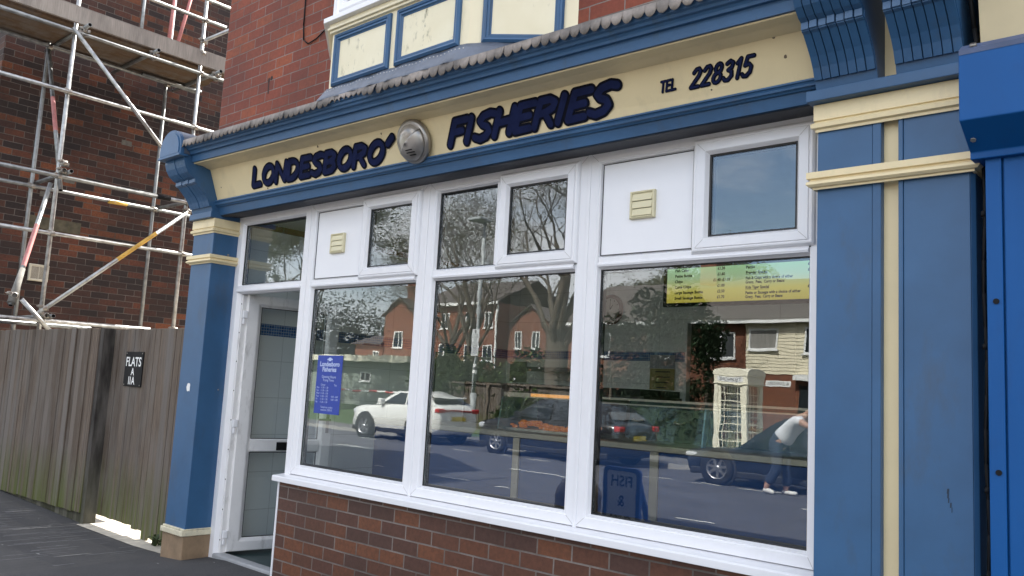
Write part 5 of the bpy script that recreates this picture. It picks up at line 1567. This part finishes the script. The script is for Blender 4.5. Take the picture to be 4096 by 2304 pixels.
shr = q_(0.36, -0.19, 1.32, 0.070); elr = q_(0.58, -0.28, 1.16, 0.045); wrr = q_(0.80, -0.24, 1.18, 0.032); hnr = q_(0.88, -0.22, 1.18, 0.034)
hl = q_(-0.02, 0.10, 0.88, 0.098); knl = q_(0.03, 0.12, 0.50, 0.066); anl = q_(-0.16, 0.13, 0.14, 0.043)
hr = q_(-0.02, -0.10, 0.88, 0.098); knr = q_(0.07, -0.13, 0.49, 0.066); anr = q_(0.06, -0.14, 0.10, 0.043)
m_skin = paint("skin", (0.42, 0.24, 0.17), 0.5, 0.05)
m_tee = paint("white cotton", (0.72, 0.73, 0.75), 0.8, 0.04, 8, None, 0, 0.3)
m_jean = paint("blue denim", (0.022, 0.036, 0.070), 0.85, 0.2, 12)
fing = []
for hn, wr_ in ((hnl, wrl), (hnr, wrr)):
    for k, (dy, ln_) in enumerate(((-0.032, 0.075), (-0.012, 0.085), (0.010, 0.080), (0.030, 0.062))):
        b0 = (hn[0] + 0.02, hn[1] + dy, hn[2], 0.009)
        fing.append([hn, b0, (b0[0] + ln_ * 0.5, b0[1], b0[2] - 0.008, 0.0085), (b0[0] + ln_ * 0.85, b0[1], b0[2] - 0.035, 0.0075)])
    fing.append([wr_, (wr_[0] + 0.03, wr_[1] - 0.04, wr_[2] - 0.005, 0.011), (wr_[0] + 0.075, wr_[1] - 0.055, wr_[2] - 0.02, 0.009)])
pb = skinmesh("body", [[hip, wst, chs, nck, hd0, hd1, hd2], [chs, shl, ell, wrl, hnl], [chs, shr, elr, wrr, hnr], [hip, hl, knl, anl, q_(-0.17, 0.13, 0.07, 0.04)], [hip, hr, knr, anr, q_(0.05, -0.14, 0.05, 0.04)]] + fing, m_skin, person)
def big(p, k): return (p[0], p[1], p[2], p[3] * k)
skinmesh("t_shirt", [[big(q_(0.01, 0, 0.90, 0.135), 1.30), big(wst, 1.2), big(chs, 1.16), q_(0.385, 0, 1.37, 0.095)], [big(chs, 1.16), big(shl, 1.22), q_(0.48, 0.235, 1.255, 0.075)], [big(chs, 1.16), big(shr, 1.22), q_(0.47, -0.24, 1.24, 0.075)]], m_tee, person)
skinmesh("jeans", [[big(q_(0.04, 0, 0.985, 0.13), 1.12), big(hip, 1.26), big(hl, 1.2), big(knl, 1.2), q_(-0.13, 0.13, 0.19, 0.062)], [big(hip, 1.26), big(hr, 1.2), big(knr, 1.2), q_(0.06, -0.14, 0.14, 0.062)]], m_jean, person)
for (fx, fy, fz, dx, dz) in ((-0.17, 0.13, 0.085, 0.15, -0.055), (0.03, -0.14, 0.045, 0.20, -0.004)):
    skinmesh("shoe", [[q_(fx - 0.045, fy, fz, 0.042), q_(fx + dx * 0.5, fy, fz + dz * 0.5, 0.046), q_(fx + dx, fy, fz + dz, 0.036)]], paint("white trainer", (0.70, 0.69, 0.66), 0.6), person, 1)
m = MB(); c = Vector(hd1[:3])
m.grid(lambda u, v: (c.x - 0.005 + 0.108 * math.cos(math.pi * (0.02 + 0.62 * v)) * -0.75 - 0.0, c.y + 0.104 * math.sin(math.pi * (0.02 + 0.62 * v)) * math.cos(2 * math.pi * u), c.z + 0.02 + 0.112 * math.sin(math.pi * (0.02 + 0.62 * v)) * math.sin(2 * math.pi * u)), 16, 8)
m.build("hair", paint("grey brown hair", (0.12, 0.10, 0.085), 0.8, 0.3, 30), person, recalc=False)
m = MB()
for s in (1, -1):
    m.sphere((hd2[0] + 0.052, hd2[1] + s * 0.032, hd2[2] + 0.016), 0.010, 8, 6)
m.build("eye", m_dark, person)
m = MB(); m.prism([(hd2[0] + 0.065, hd2[2] + 0.012), (hd2[0] + 0.095, hd2[2] - 0.028), (hd2[0] + 0.06, hd2[2] - 0.03)], 'y', hd2[1] - 0.012, hd2[1] + 0.012); m.build("nose", m_skin, person, 0.005)
for s in (1, -1):
    m = MB(); m.sphere((hd1[0] + 0.0, hd1[1] + s * 0.098, hd1[2]), 0.03, 8, 6, sc=(0.7, 0.35, 1.1)); m.build("ear", m_skin, person)

# ---- cream telephone kiosk
kx0, kx1, ky1, ky0, kz = -6.52, -5.52, -17.9, -18.9, -0.13
kiosk = thing("telephone_kiosk", "cream painted telephone kiosk with domed roof and glazed bars across the road", "telephone box", ((kx0 + kx1) / 2, (ky0 + ky1) / 2, kz))
m_kiosk = paint("kiosk cream enamel", (0.82, 0.78, 0.62), 0.35, 0.04, 4)
W_k = kx1 - kx0
m = MB()
m.box(kx0 - 0.02, kx1 + 0.02, ky0 - 0.02, ky1 + 0.02, kz, kz + 0.14)
for (xa, ya) in ((kx0, ky0), (kx1 - 0.11, ky0), (kx0, ky1 - 0.11), (kx1 - 0.11, ky1 - 0.11)):
    m.box(xa, xa + 0.11, ya, ya + 0.11, kz + 0.14, kz + 2.06)
m.box(kx0 - 0.015, kx1 + 0.015, ky0 - 0.015, ky1 + 0.015, kz + 2.06, kz + 2.30)
m.box(kx0 - 0.035, kx1 + 0.035, ky0 - 0.035, ky1 + 0.035, kz + 2.045, kz + 2.07)
kb = m.build("kiosk_frame", m_kiosk, kiosk, 0.012)
m = MB()
def segp(a, b, z0, h):
    c = (a + b) / 2; w = (b - a) / 2
    return [(a, z0 - 0.05), (a, z0)] + [(c + w * math.cos(math.pi * (1 - i / 12)), z0 + h * math.sin(math.pi * (1 - i / 12)) ** 0.8) for i in range(1, 12)] + [(b, z0), (b, z0 - 0.05)]
m.prism(segp(kx0 - 0.03, kx1 + 0.03, kz + 2.33, 0.16), 'y', ky0 - 0.03, ky1 + 0.03)
m.prism(segp(ky0 - 0.031, ky1 + 0.031, kz + 2.33, 0.158), 'x', kx0 - 0.031, kx1 + 0.031)
m.build("domed_roof", m_kiosk, kb, 0.01)
m = MB()
zb_, zt_ = kz + 0.30, kz + 2.0
def bars(face):
    mm = MB()
    if face in ('f', 'b'):
        y = ky1 - 0.035 if face == 'f' else ky0 + 0.035
        B = lambda a, b, c, d: mm.box(a, b, y - 0.012, y + 0.012, c, d)
        lo, hi = kx0 + 0.11, kx1 - 0.11
    else:
        xx = kx1 - 0.035 if face == 'r' else kx0 + 0.035
        B = lambda a, b, c, d: mm.box(xx - 0.012, xx + 0.012, a, b, c, d)
        lo, hi = ky0 + 0.11, ky1 - 0.11
    B(lo, lo + 0.06, kz + 0.14, kz + 2.06); B(hi - 0.06, hi, kz + 0.14, kz + 2.06); B(lo + 0.06, hi - 0.06, kz + 0.14, zb_); B(lo + 0.06, hi - 0.06, zt_, kz + 2.06)
    for k in range(1, 8):
        z = zb_ + (zt_ - zb_) * k / 8
        B(lo + 0.06, hi - 0.06, z - 0.011, z + 0.011)
    for f in (0.17, 0.83):
        a = lo + 0.06 + (hi - lo - 0.12) * f
        for k in range(8):
            z = zb_ + (zt_ - zb_) * k / 8
            B(a - 0.010, a + 0.010, z + 0.0111, z + (zt_ - zb_) / 8 - 0.0111)
    d = mm.build("glazing_bars" if face != 'f' else "door", m_kiosk, kiosk)
    g = MB()
    if face in ('f', 'b'): g.box(lo + 0.055, hi - 0.055, y - 0.003, y + 0.003, zb_ - 0.005, zt_ + 0.005)
    else: g.box(xx - 0.003, xx + 0.003, lo + 0.055, hi - 0.055, zb_ - 0.005, zt_ + 0.005)
    g.build("glazing", m_glass_clear, d)
for f in 'fbrl': bars(f)
m = MB(); m.box(kx0 + 0.12, kx1 - 0.12, ky1 + 0.0155, ky1 + 0.022, kz + 2.12, kz + 2.26); sp = m.build("sign_strip", m_white, kb)
join_text("sign_lettering", [text_mesh("t", "TELEPHONE", 0.135, m_black, None, ((kx0 + kx1) / 2, ky1 + 0.024, kz + 2.145), xdir=(-1, 0, 0), align='CENTER', width=0.64)], m_black, sp)
m = MB(); m.box(kx0 + 0.14, kx0 + 0.5, ky0 + 0.08, ky0 + 0.28, kz + 0.75, kz + 1.65); m.build("telephone_unit", paint("grey unit", (0.25, 0.25, 0.25), 0.4), kiosk, 0.02)

# ---- trees, hedges
def leafcloud(m, c, rad, n, size, rnd, sz=(1, 1, 1)):
    for _ in range(n):
        u = Vector((rnd.gauss(0, 1), rnd.gauss(0, 1), rnd.gauss(0, 1))).normalized() * rad * rnd.random() ** 0.4
        p = Vector(c) + Vector((u.x * sz[0], u.y * sz[1], u.z * sz[2]))
        a = Vector((rnd.gauss(0, 1), rnd.gauss(0, 1), rnd.gauss(0, 1))).normalized(); b = a.orthogonal().normalized()
        s = size * rnd.uniform(0.6, 1.4)
        m.add([p - a * s, p + b * s * 0.55, p + a * s, p - b * s * 0.55], [(0, 1, 2, 3)])
m_leaf_dark = paint("dark evergreen leaf", (0.020, 0.042, 0.014), 0.7, 0.5, 3)
m_leaf_mid = paint("mid green leaf", (0.095, 0.145, 0.034), 0.7, 0.5, 3)
m_leaf_bud = paint("yellow green bud", (0.14, 0.14, 0.035), 0.7, 0.4, 3)
m_bark = paint("grey brown bark", (0.080, 0.064, 0.045), 0.9, 0.35, 6, (0.05, 0.06, 0.02), 0.4, 0.5)
XMAX = [-10.8]      # crowns are pruned back on the road-sign side
def branch(m, tips, p, d, L, r, depth, rnd):
    if depth == 0 or r < 0.004:
        tips.append(p); return
    if p.x > XMAX[0]: return
    n = 3
    q = p; pts = [p]; rs = [r]
    for i in range(n):
        d = (d + Vector((rnd.gauss(0, 0.13), rnd.gauss(0, 0.13), rnd.gauss(0.03, 0.09)))).normalized()
        q = q + d * L / n
        pts.append(q); rs.append(r * (1 - 0.36 * (i + 1) / n))
    m.path(pts, rs, 7 if r > 0.06 else (4 if r > 0.015 else 3))
    k = rnd.choice([2, 3, 3]) if depth > 4 else rnd.choice([3, 4, 4])
    for i in range(k):
        ax = Vector((rnd.gauss(0, 1), rnd.gauss(0, 1), rnd.gauss(0, 0.6))).normalized()
        dd = (d * rnd.uniform(0.6, 1.0) + ax * rnd.uniform(0.45, 0.9) + Vector((0, 0, 0.10))).normalized()
        st_ = pts[-1] if i < 2 else pts[-2]
        branch(m, tips, st_, dd, L * rnd.uniform(0.64, 0.84), max(0.0045, rs[-1] * rnd.uniform(0.50, 0.74)), depth - 1, rnd)
def bare_tree(label, loc, h, r, seed, mat_leaf, leaf=2, depth=7, lsize=0.06, low=0.25, limbs=5):
    rnd = random.Random(seed)
    t = thing("tree", label, "tree", loc)
    m = MB(); tips = []
    base = Vector(loc); top = base + Vector((rnd.uniform(-0.2, 0.2), 0, h * low))
    m.path([base, base.lerp(top, 0.2), base.lerp(top, 0.6), top], [r * 1.35, r * 1.05, r * 0.95, r * 0.85], 12)
    for i in range(limbs):
        a = 2 * math.pi * i / limbs + rnd.uniform(-0.4, 0.4)
        d = Vector((math.cos(a) * 0.62, math.sin(a) * 0.62, 0.85)).normalized()
        branch(m, tips, base.lerp(top, 0.72 + 0.07 * i), d, h * 0.19, r * rnd.uniform(0.30, 0.48), depth, rnd)
    branch(m, tips, top, Vector((0, 0, 1)), h * 0.20, r * 0.6, depth, rnd)
    m.build("trunk", m_bark, t, recalc=False, merge=False)
    m = MB()
    for p in tips:
        for _ in range(leaf):
            leafcloud(m, p, 0.28, 1, lsize, rnd)
    m.build("crown", mat_leaf, t, recalc=False, merge=False)
    print(label, len(tips))
    return t
bare_tree("big bare budding tree with thick leaning limbs beside the timber fence", (-14.15, -20.4, -0.1), 15.0, 0.44, 3, m_leaf_bud, 1, 6, 0.04)
bare_tree("bare tree at the back of the grass beyond the lamp post", (-23.5, -25.5, -0.1), 15.0, 0.28, 8, m_leaf_bud, 1, 6, 0.04)
bare_tree("bare slender tree on the grass between the car park barrier and the lamp post", (-29.5, -30.0, -0.1), 15.5, 0.28, 18, m_leaf_bud, 1, 6, 0.05)
bare_tree("tree with fresh green leaves at the left end of the green", (-38.0, -25.0, -0.1), 17.0, 0.36, 14, m_leaf_bud, 4, 7, 0.065)
bare_tree("bare tree showing above the roofs of the two houses", (-21.0, -42.0, -0.1), 13.0, 0.36, 25, m_leaf_bud, 2, 7, 0.06)
# far wood: one mass of twigs and buds behind the houses
m = MB(); rnd = random.Random(77)
for k in range(60000):
    x = rnd.uniform(-120, -6); 
    hh = (9.5 if x < -40 else 7.5) + 1.6 * math.sin(x * 0.21) + 1.5 * math.sin(x * 0.57 + 1)
    if x > -24: hh = 6.2 + 0.8 * math.sin(x * 0.6)
    hh += 0.9 * math.sin(x * 2.3) + 0.5 * math.sin(x * 5.1 + 2); z = hh * rnd.random() ** 0.5
    leafcloud(m, Vector((x, rnd.uniform(-62, -54), z)), 0.5, 1, 0.30 if z < hh * 0.7 else 0.16, rnd)
tag(m.build("far_wood", paint("grey olive twigs", (0.055, 0.050, 0.028), 0.9, 0.4, 1.5), recalc=False, merge=False), "grey olive mass of trees far behind the houses", "wood", kind='stuff')
def bush(name, label, cat, loc, r, n, size, mat, seed, sz=(1, 1, 1), group=None):
    rnd = random.Random(seed)
    t = thing(name, label, cat, loc, group)
    m = MB()
    for _ in range(14):
        u = Vector((rnd.uniform(-0.75, 0.75) * r * sz[0], rnd.uniform(-0.75, 0.75) * r * sz[1], r * sz[2] * rnd.uniform(0.25, 1.55)))
        if name == 'conifer':
            k = 1 - (u.z / (r * sz[2] * 1.9)) ** 1.5; u.x *= k; u.y *= k
        leafcloud(m, Vector(loc) + u, r * 0.48, n // 14, size, rnd, (1, 1, 0.9))
    m.build("crown", mat, t, recalc=False, merge=False)
    m = MB(); m.path([Vector(loc), Vector(loc) + Vector((0.05, 0, r * sz[2])), Vector(loc) + Vector((0.1, 0.05, r * sz[2] * 1.5))], [0.08, 0.05, 0.02], 6); m.build("trunk", m_bark, t)
    return t
bush("shrub", "large laurel shrub behind the timber fence left of the lamp post", "shrub", (-20.2, -21.2, -0.1), 2.1, 4200, 0.12, m_leaf_mid, 5, (1.1, 0.9, 0.85))
bush("shrub", "dark green shrub behind the timber fence between lamp post and tree", "shrub", (-17.2, -21.6, -0.1), 2.0, 4200, 0.12, m_leaf_mid, 6, (1.1, 0.9, 0.85))
bush("shrub", "bright green shrub at the foot of the big bare tree", "shrub", (-14.9, -19.3, -0.1), 1.3, 2600, 0.10, m_leaf_mid, 7, (1.2, 0.8, 0.7))
bush("shrub", "dark ivy covered shrub right of the big bare tree", "shrub", (-12.2, -20.9, -0.1), 2.0, 4600, 0.11, m_leaf_dark, 9, (1.3, 0.9, 0.9))
bush("conifer", "tall dark conifer beside the telephone kiosk", "conifer", (-8.15, -20.4, -0.1), 1.15, 4200, 0.075, m_leaf_dark, 12, (1.1, 1.0, 2.1))
bush("shrub", "tall dark holly standing between the big bare tree and the conifer", "shrub", (-10.9, -21.6, -0.1), 1.75, 6500, 0.10, m_leaf_dark, 41, (1.05, 0.9, 1.75))
hz_ = thing("hedge", "long clipped dark hedge along the back of the far pavement", "hedge", (-10.2, -19.8, -0.1))
m = MB(); rnd = random.Random(31)
for k in range(3000):
    p = Vector((rnd.uniform(-13.0, -7.2), rnd.uniform(-20.0, -19.3), rnd.uniform(-0.1, 1.25)))
    leafcloud(m, p, 0.1, 1, 0.07, rnd)
m.box(-12.9, -7.3, -19.9, -19.45, -0.1, 1.1)
m.build("hedge_leaves", m_leaf_dark, hz_, recalc=False, merge=False)
ff = thing("timber_fence", "low timber fence with a flat rail in front of the shrubs across the road", "fence", (-16.5, -19.6, 0))
m = MB(); x = -18.8
while x < -12.8:
    m.box(x, x + 0.13, -19.63, -19.60, -0.1, 1.58); x += 0.145
m.build("boards", m_fence, ff)
m = MB(); m.box(-18.9, -12.7, -19.68, -19.52, 1.585, 1.66); m.build("rail", m_fence, ff)
m = MB()
for k in range(4): m.box(-18.8 + 2.0 * k, -18.68 + 2.0 * k, -19.598, -19.50, -0.1, 1.583)
m.build("post", m_fence, ff)

# ---- lamp post with a paper notice plate
lp = thing("lamp_post", "grey steel lamp post with a white notice plate across the road", "lamp post", (-15.95, -18.0, -0.12))
m_post = paint("grey post paint", (0.34, 0.36, 0.36), 0.5, 0.1, 6)
m = MB(); m.path([(-15.97, -18, -0.15), (-15.97, -18, 1.2), (-15.97, -18, 1.25), (-15.90, -18, 7.4)], [0.105, 0.105, 0.075, 0.06], 16); m.build("post", m_post, lp)
m = MB(); m.box(-16.2, -15.62, -18.15, -17.4, 7.38, 7.48); m.build("lantern", m_post, lp, 0.03)
m = MB(); m.box(-16.13, -15.77, -17.915, -17.905, 2.56, 3.50); pl = m.build("notice_plate", paint("pale plate", (0.55, 0.56, 0.56), 0.5), lp)
m = MB(); rn = random.Random(2)
m.box(-15.99, -15.91, -17.9045, -17.9035, 3.36, 3.46)
for k in range(11):
    w = rn.uniform(0.08, 0.15); z = 3.29 - 0.062 * k
    m.box(-15.95 - w, -15.95 + w, -17.9045, -17.9035, z, z + 0.018)
m.build("plate_print", m_dark, pl)
for z in (1.95, 2.15):
    m = MB(); m.tube((-15.962, -18, z), (-15.962, -18, z + 0.12), 0.078, 16, cap=False); m.build("sticker_band", m_white, lp)

# ---- houses opposite
H_PAL = [(0.16, 0.055, 0.03), (0.20, 0.07, 0.036), (0.18, 0.06, 0.033), (0.23, 0.08, 0.04), (0.185, 0.064, 0.034)]
m_hbrick = brick_mat("orange house brick", 'xz', H_PAL, (0.25, 0.18, 0.13), bump=0.2)
m_rt = paint("brown roof tile opposite", (0.085, 0.070, 0.062), 0.85, 0.25, 4, None, 0, 0.5)
m_wpaint = paint("white joinery", (0.75, 0.75, 0.73), 0.4)
m_hglass = paint("dark window glass", (0.02, 0.025, 0.028), 0.08, 0.1, 2, spec=0.7)
def hwin(par, x0, x1, z0, z1, y, bars=1, curtain=False):
    m = MB(); w = 0.07
    m.sweep(x0, x1, z0, z1, [(0, y), (0, y + 0.05), (1, y + 0.05), (1, y)], (w, w, w, w))
    for k in range(bars):
        xc = x0 + (x1 - x0) * (k + 1) / (bars + 1); m.box(xc - 0.03, xc + 0.03, y + 0.005, y + 0.04, z0 + w, z1 - w)
    f = m.build("window", m_wpaint, par)
    m = MB(); m.box(x0 + 0.06, x1 - 0.06, y + 0.002, y + 0.012, z0 + 0.06, z1 - 0.06); m.build("pane", m_hglass if not curtain else paint("net curtain", (0.22, 0.21, 0.19), 0.6, 0.3, 14, stretch=(2, 1, 0.1)), f)
    m = MB(); m.box(x0 - 0.06, x1 + 0.06, y, y + 0.11, z0 - 0.07, z0); m.build("sill", m_wpaint, f)
def gable_roof(par, x0, x1, y0, y1, ze, zr, along='x', nm="roof"):
    m = MB()
    if along == 'x':
        yc = (y0 + y1) / 2
        m.prism([(y1 + 0.35, ze - 0.08), (y1 + 0.35, ze), (yc, zr), (y0 - 0.35, ze), (y0 - 0.35, ze - 0.08), (yc, zr - 0.08)], 'x', x0 - 0.25, x1 + 0.25)
    else:
        xc = (x0 + x1) / 2
        m.prism([(x0 - 0.35, ze - 0.08), (x0 - 0.35, ze), (xc, zr), (x1 + 0.35, ze), (x1 + 0.35, ze - 0.08), (xc, zr - 0.08)], 'y', y0 - 0.25, y1 + 0.25)
    return m.build(nm, m_rt, par)
ch = thing("clad_house", "house with cream horizontal boarding upstairs and brick below across the road", "house", (-5, -31, -0.1))
YH = -28.0
m = MB(); m.box(-10.6, 1.0, YH - 7, YH, -0.3, 2.60); m.build("brick_wall", m_hbrick, ch)
m = MB()
for k in range(16):
    z = 2.60 + 0.13 * k
    m.prism([(YH - 7, z), (YH + 0.035, z), (YH + 0.012, z + 0.13), (YH - 7, z + 0.13)], 'x', -10.62, 1.02)
m.build("board_cladding", paint("cream board cladding", (0.66, 0.60, 0.44), 0.5, 0.06, 4), ch)
rf_ = gable_roof(ch, -10.6, 1.0, YH - 7, YH, 4.72, 6.9)
m = MB(); m.box(-10.9, 1.3, YH + 0.33, YH + 0.42, 4.60, 4.72); m.build("gutter", m_wpaint, ch)
hwin(ch, -10.45, -9.25, 3.55, 4.42, YH + 0.03, 0, True); hwin(ch, -8.2, -6.6, 3.45, 4.42, YH + 0.03, 1); hwin(ch, -4.0, -2.4, 3.45, 4.42, YH + 0.03, 1); hwin(ch, -4.5, -2.2, 0.9, 2.1, YH, 1)
m = MB(); m.box(-8.55, -7.1, YH, YH + 0.35, 2.36, 2.58); m.build("porch_canopy", m_wpaint, ch)
m = MB(); m.box(-8.4, -7.3, YH, YH + 0.05, -0.1, 2.2); m.build("front_door", m_hglass, ch)
m = MB(); m.box(-9.75, -8.75, YH + 0.002, YH + 0.02, 2.13, 2.33)
sn = tag(m.build("street_sign", m_white), "white street name sign on the brick below the cream boarding", "street sign")
join_text("sign_lettering", [text_mesh("t", "ALEXANDRA", 0.17, m_black, None, (-9.25, YH + 0.0215, 2.17), xdir=(-1, 0, 0), align='CENTER', width=0.86)], m_black, sn)
bh = thing("semi_detached_house", "red brick house with brown tiled roof joined to the cream boarded house", "house", (-15, -31, -0.1))
m = MB(); m.box(-20.0, -10.63, YH - 7.5, YH - 0.4, -0.3, 4.72); m.build("brick_wall", m_hbrick, bh)
gable_roof(bh, -20.0, -11.0, YH - 7.5, YH - 0.4, 4.75, 7.0)
m = MB(); m.box(-20.2, -10.9, YH - 0.06, YH + 0.03, 4.62, 4.75); m.build("gutter", m_wpaint, bh)
for x0 in (-18.8, -15.5, -12.6): hwin(bh, x0, x0 + 1.3, 3.2, 4.3, YH - 0.4)
m = MB(); m.box(-14.8, -14.0, YH - 4.4, YH - 3.6, 6.2, 8.0); m.build("chimney", m_hbrick, bh)
fh = thing("far_brick_house", "tall orange brick house with white barge boards beyond the green", "house", (-38, -44, -0.1))
YF_ = -40.0
m = MB(); m.box(-43.5, -35.6, YF_ - 8, YF_, -0.3, 7.6); m.box(-35.6, -31.4, YF_ - 8, YF_ - 1.2, -0.3, 6.0); m.prism([(-35.6, 6.0), (-33.5, 7.4), (-31.4, 6.0)], 'y', YF_ - 8, YF_ - 1.2); m.build("brick_wall", m_hbrick, fh)
gable_roof(fh, -43.5, -35.6, YF_ - 8, YF_, 7.6, 9.7); gable_roof(fh, -35.4, -31.4, YF_ - 8, YF_ - 1.2, 6.0, 7.45, 'y')
m = MB(); m.box(-43.8, -35.3, YF_ + 0.33, YF_ + 0.42, 7.42, 7.62); m.box(-35.62, -35.5, YF_ + 0.01, YF_ + 0.08, 2.5, 7.4); m.build("gutter", m_wpaint, fh)
for x0 in (-41.3, -38.7, -36.8): hwin(fh, x0, x0 + 0.95, 5.75, 6.95, YF_); hwin(fh, x0, x0 + 1.0, 3.4, 4.6, YF_)
for x0 in (-34.9, -33.2): hwin(fh, x0, x0 + 0.7, 4.4, 5.6, YF_ - 1.2); hwin(fh, x0, x0 + 0.8, 2.2, 3.4, YF_ - 1.2)
lh = thing("chimney_house", "orange brick house with big chimney stack and low wing at the left of the green", "house", (-47, -44, -0.1))
m = MB(); m.box(-47.8, -44.2, YF_ - 7, YF_, -0.3, 6.8); m.box(-51.3, -47.8, YF_ - 5, YF_ + 0.1, -0.3, 4.6); m.prism([(-47.8, 6.8), (-46.0, 8.2), (-44.2, 6.8)], 'y', YF_ - 7, YF_); m.build("brick_wall", m_hbrick, lh)
gable_roof(lh, -47.8, -44.2, YF_ - 7, YF_, 6.8, 8.25, 'y'); gable_roof(lh, -51.3, -47.9, YF_ - 5, YF_ + 0.1, 4.6, 5.5)
m = MB(); m.box(-46.6, -45.2, YF_ - 2, YF_ - 1, 6.8, 9.6); m.box(-46.7, -45.1, YF_ - 2.1, YF_ - 0.9, 9.2, 9.35); m.build("chimney", m_hbrick, lh)
hwin(lh, -46.6, -45.6, 4.3, 5.6, YF_); hwin(lh, -48.9, -48.2, 2.8, 4.0, YF_ + 0.1)
fl_ = thing("flat_roof_hall", "low grey green hall with a broad cream fascia behind the car park barrier", "hall", (-45, -34, -0.1))
m = MB(); m.box(-52, -37.6, -40, -34, -0.3, 2.9); m.build("hall_wall", paint("grey green render", (0.22, 0.25, 0.21), 0.7, 0.1, 2), fl_)
m = MB(); m.box(-52.5, -37.0, -40.2, -33.2, 2.9, 3.32); m.build("fascia", paint("cream fascia", (0.72, 0.69, 0.55), 0.5, 0.05), fl_)
for x0 in (-47.5, -42.8): hwin(fl_, x0, x0 + 1.1, 1.5, 2.2, -34)
br_ = thing("barrier", "red and white striped barrier pole on two posts at the car park", "barrier", (-33, -27, -0.1))
m = MB()
for k in range(10):
    m.tube((-36.5 + 0.7 * k, -27, 0.95), (-36.5 + 0.7 * (k + 1), -27, 0.95), 0.05, 10, mi=k % 2)
m.build("pole", [m_white, m_red], br_)
m = MB(); m.box(-36.4, -36.2, -27.1, -26.9, -0.1, 0.95); m.box(-29.6, -29.4, -27.1, -26.9, -0.1, 0.90); m.build("post", m_white, br_)
cn = thing("traffic_cone", "red and white traffic cone beside the barrier", "cone", (-30.2, -26.3, -0.1))
m = MB(); m.lathe([(0.17, 0.0), (0.10, 0.28), (0.075, 0.42), (0.03, 0.72), (0.0, 0.73)], (-30.2, -26.3, -0.07), n=20); m.build("cone_body", m_red, cn)
m = MB(); m.lathe([(0.106, 0.27), (0.077, 0.42)], (-30.2, -26.3, -0.067), n=20); m.build("cone_band", m_white, cn)
m = MB(); m.box(-30.42, -29.98, -26.52, -26.08, -0.1, -0.068); m.build("cone_base", m_black, cn, 0.01)

# ---- on the near pavement, behind the camera
ab = thing("pavement_sign", "blue framed pavement sign reading fish and chips facing the shop", "pavement sign", (0.865, -2.7, gz(0.865, -2.7)))
za = gz(0.865, -2.7)
m_abw = paint("white sign sheet", (0.88, 0.89, 0.90), 0.5, 0.02, 3)
m_abb = paint("blue plastic frame", (0.015, 0.08, 0.33), 0.4, 0.05)
def rrect(x0, x1, z0, z1, r, n=6):
    P = []
    for cx, cz, a in ((x1 - r, z0 + r, -90), (x1 - r, z1 - r, 0), (x0 + r, z1 - r, 90), (x0 + r, z0 + r, 180)):
        for i in range(n + 1):
            t_ = R(a + 90 * i / n); P.append((cx + r * math.cos(t_), cz + r * math.sin(t_)))
    return P
m = MB(); o_, i_ = rrect(0.672, 1.058, za + 0.02, 0.778, 0.05), rrect(0.712, 1.018, za + 0.12, 0.742, 0.03)
n_ = len(o_)
vs = [(p[0], -2.68, p[1]) for p in o_] + [(p[0], -2.68, p[1]) for p in i_] + [(p[0], -2.72, p[1]) for p in o_] + [(p[0], -2.72, p[1]) for p in i_]
fs = []
for i in range(n_):
    j = (i + 1) % n_
    fs += [(i, j, n_ + j, n_ + i), (2 * n_ + i, 2 * n_ + j, 3 * n_ + j, 3 * n_ + i), (i, j, 2 * n_ + j, 2 * n_ + i), (n_ + i, n_ + j, 3 * n_ + j, 3 * n_ + i)]
m.add(vs, fs); m.build("sign_frame", m_abb, ab, 0.004)
m = MB(); m.prism(rrect(0.705, 1.025, za + 0.11, 0.748, 0.03), 'y', -2.705, -2.69); m.build("sign_panel", m_abw, ab)
T = []
for s_, z_, w_ in (("FISH", 0.612, 0.215), ("&", 0.445, 0.075), ("CHIPS", 0.275, 0.225)):
    T.append(text_mesh("t", s_, 0.135, m_lettering_blue, None, (0.865, -2.688, z_), xdir=(-1, 0, 0), align='CENTER', width=w_, bold=0.002))
join_text("sign_lettering", T, m_lettering_blue, ab)
m = MB()
for x0 in (0.69, 0.99): m.prism([(-2.72, 0.70), (-3.02, za + 0.0), (-3.05, za + 0.0), (-2.735, 0.74)], 'x', x0, x0 + 0.04)
m.box(0.68, 1.05, -2.73, -2.66, za, za + 0.03)
m.build("prop_leg", m_abb, ab)
bn = thing("litter_bin", "brown round topped litter bin on the near pavement beside the sign", "litter bin", (0.45, -2.62, gz(0.45, -2.62)))
zb0 = gz(0.45, -2.62)
m = MB(); m.lathe([(0.0, 0.0), (0.19, 0.0), (0.205, 0.02), (0.21, 0.5), (0.205, 0.52)], (0.45, -2.62, zb0), n=28); m.build("bin_body", paint("brown bin plastic", (0.26, 0.19, 0.13), 0.6, 0.15), bn)
m = MB(); m.lathe([(0.208, 0.52), (0.215, 0.54), (0.20, 0.60), (0.15, 0.68), (0.08, 0.72), (0.0, 0.73)], (0.45, -2.62, zb0), n=28); m.build("bin_hood", paint("brown bin hood", (0.30, 0.22, 0.15), 0.55, 0.15), bn)
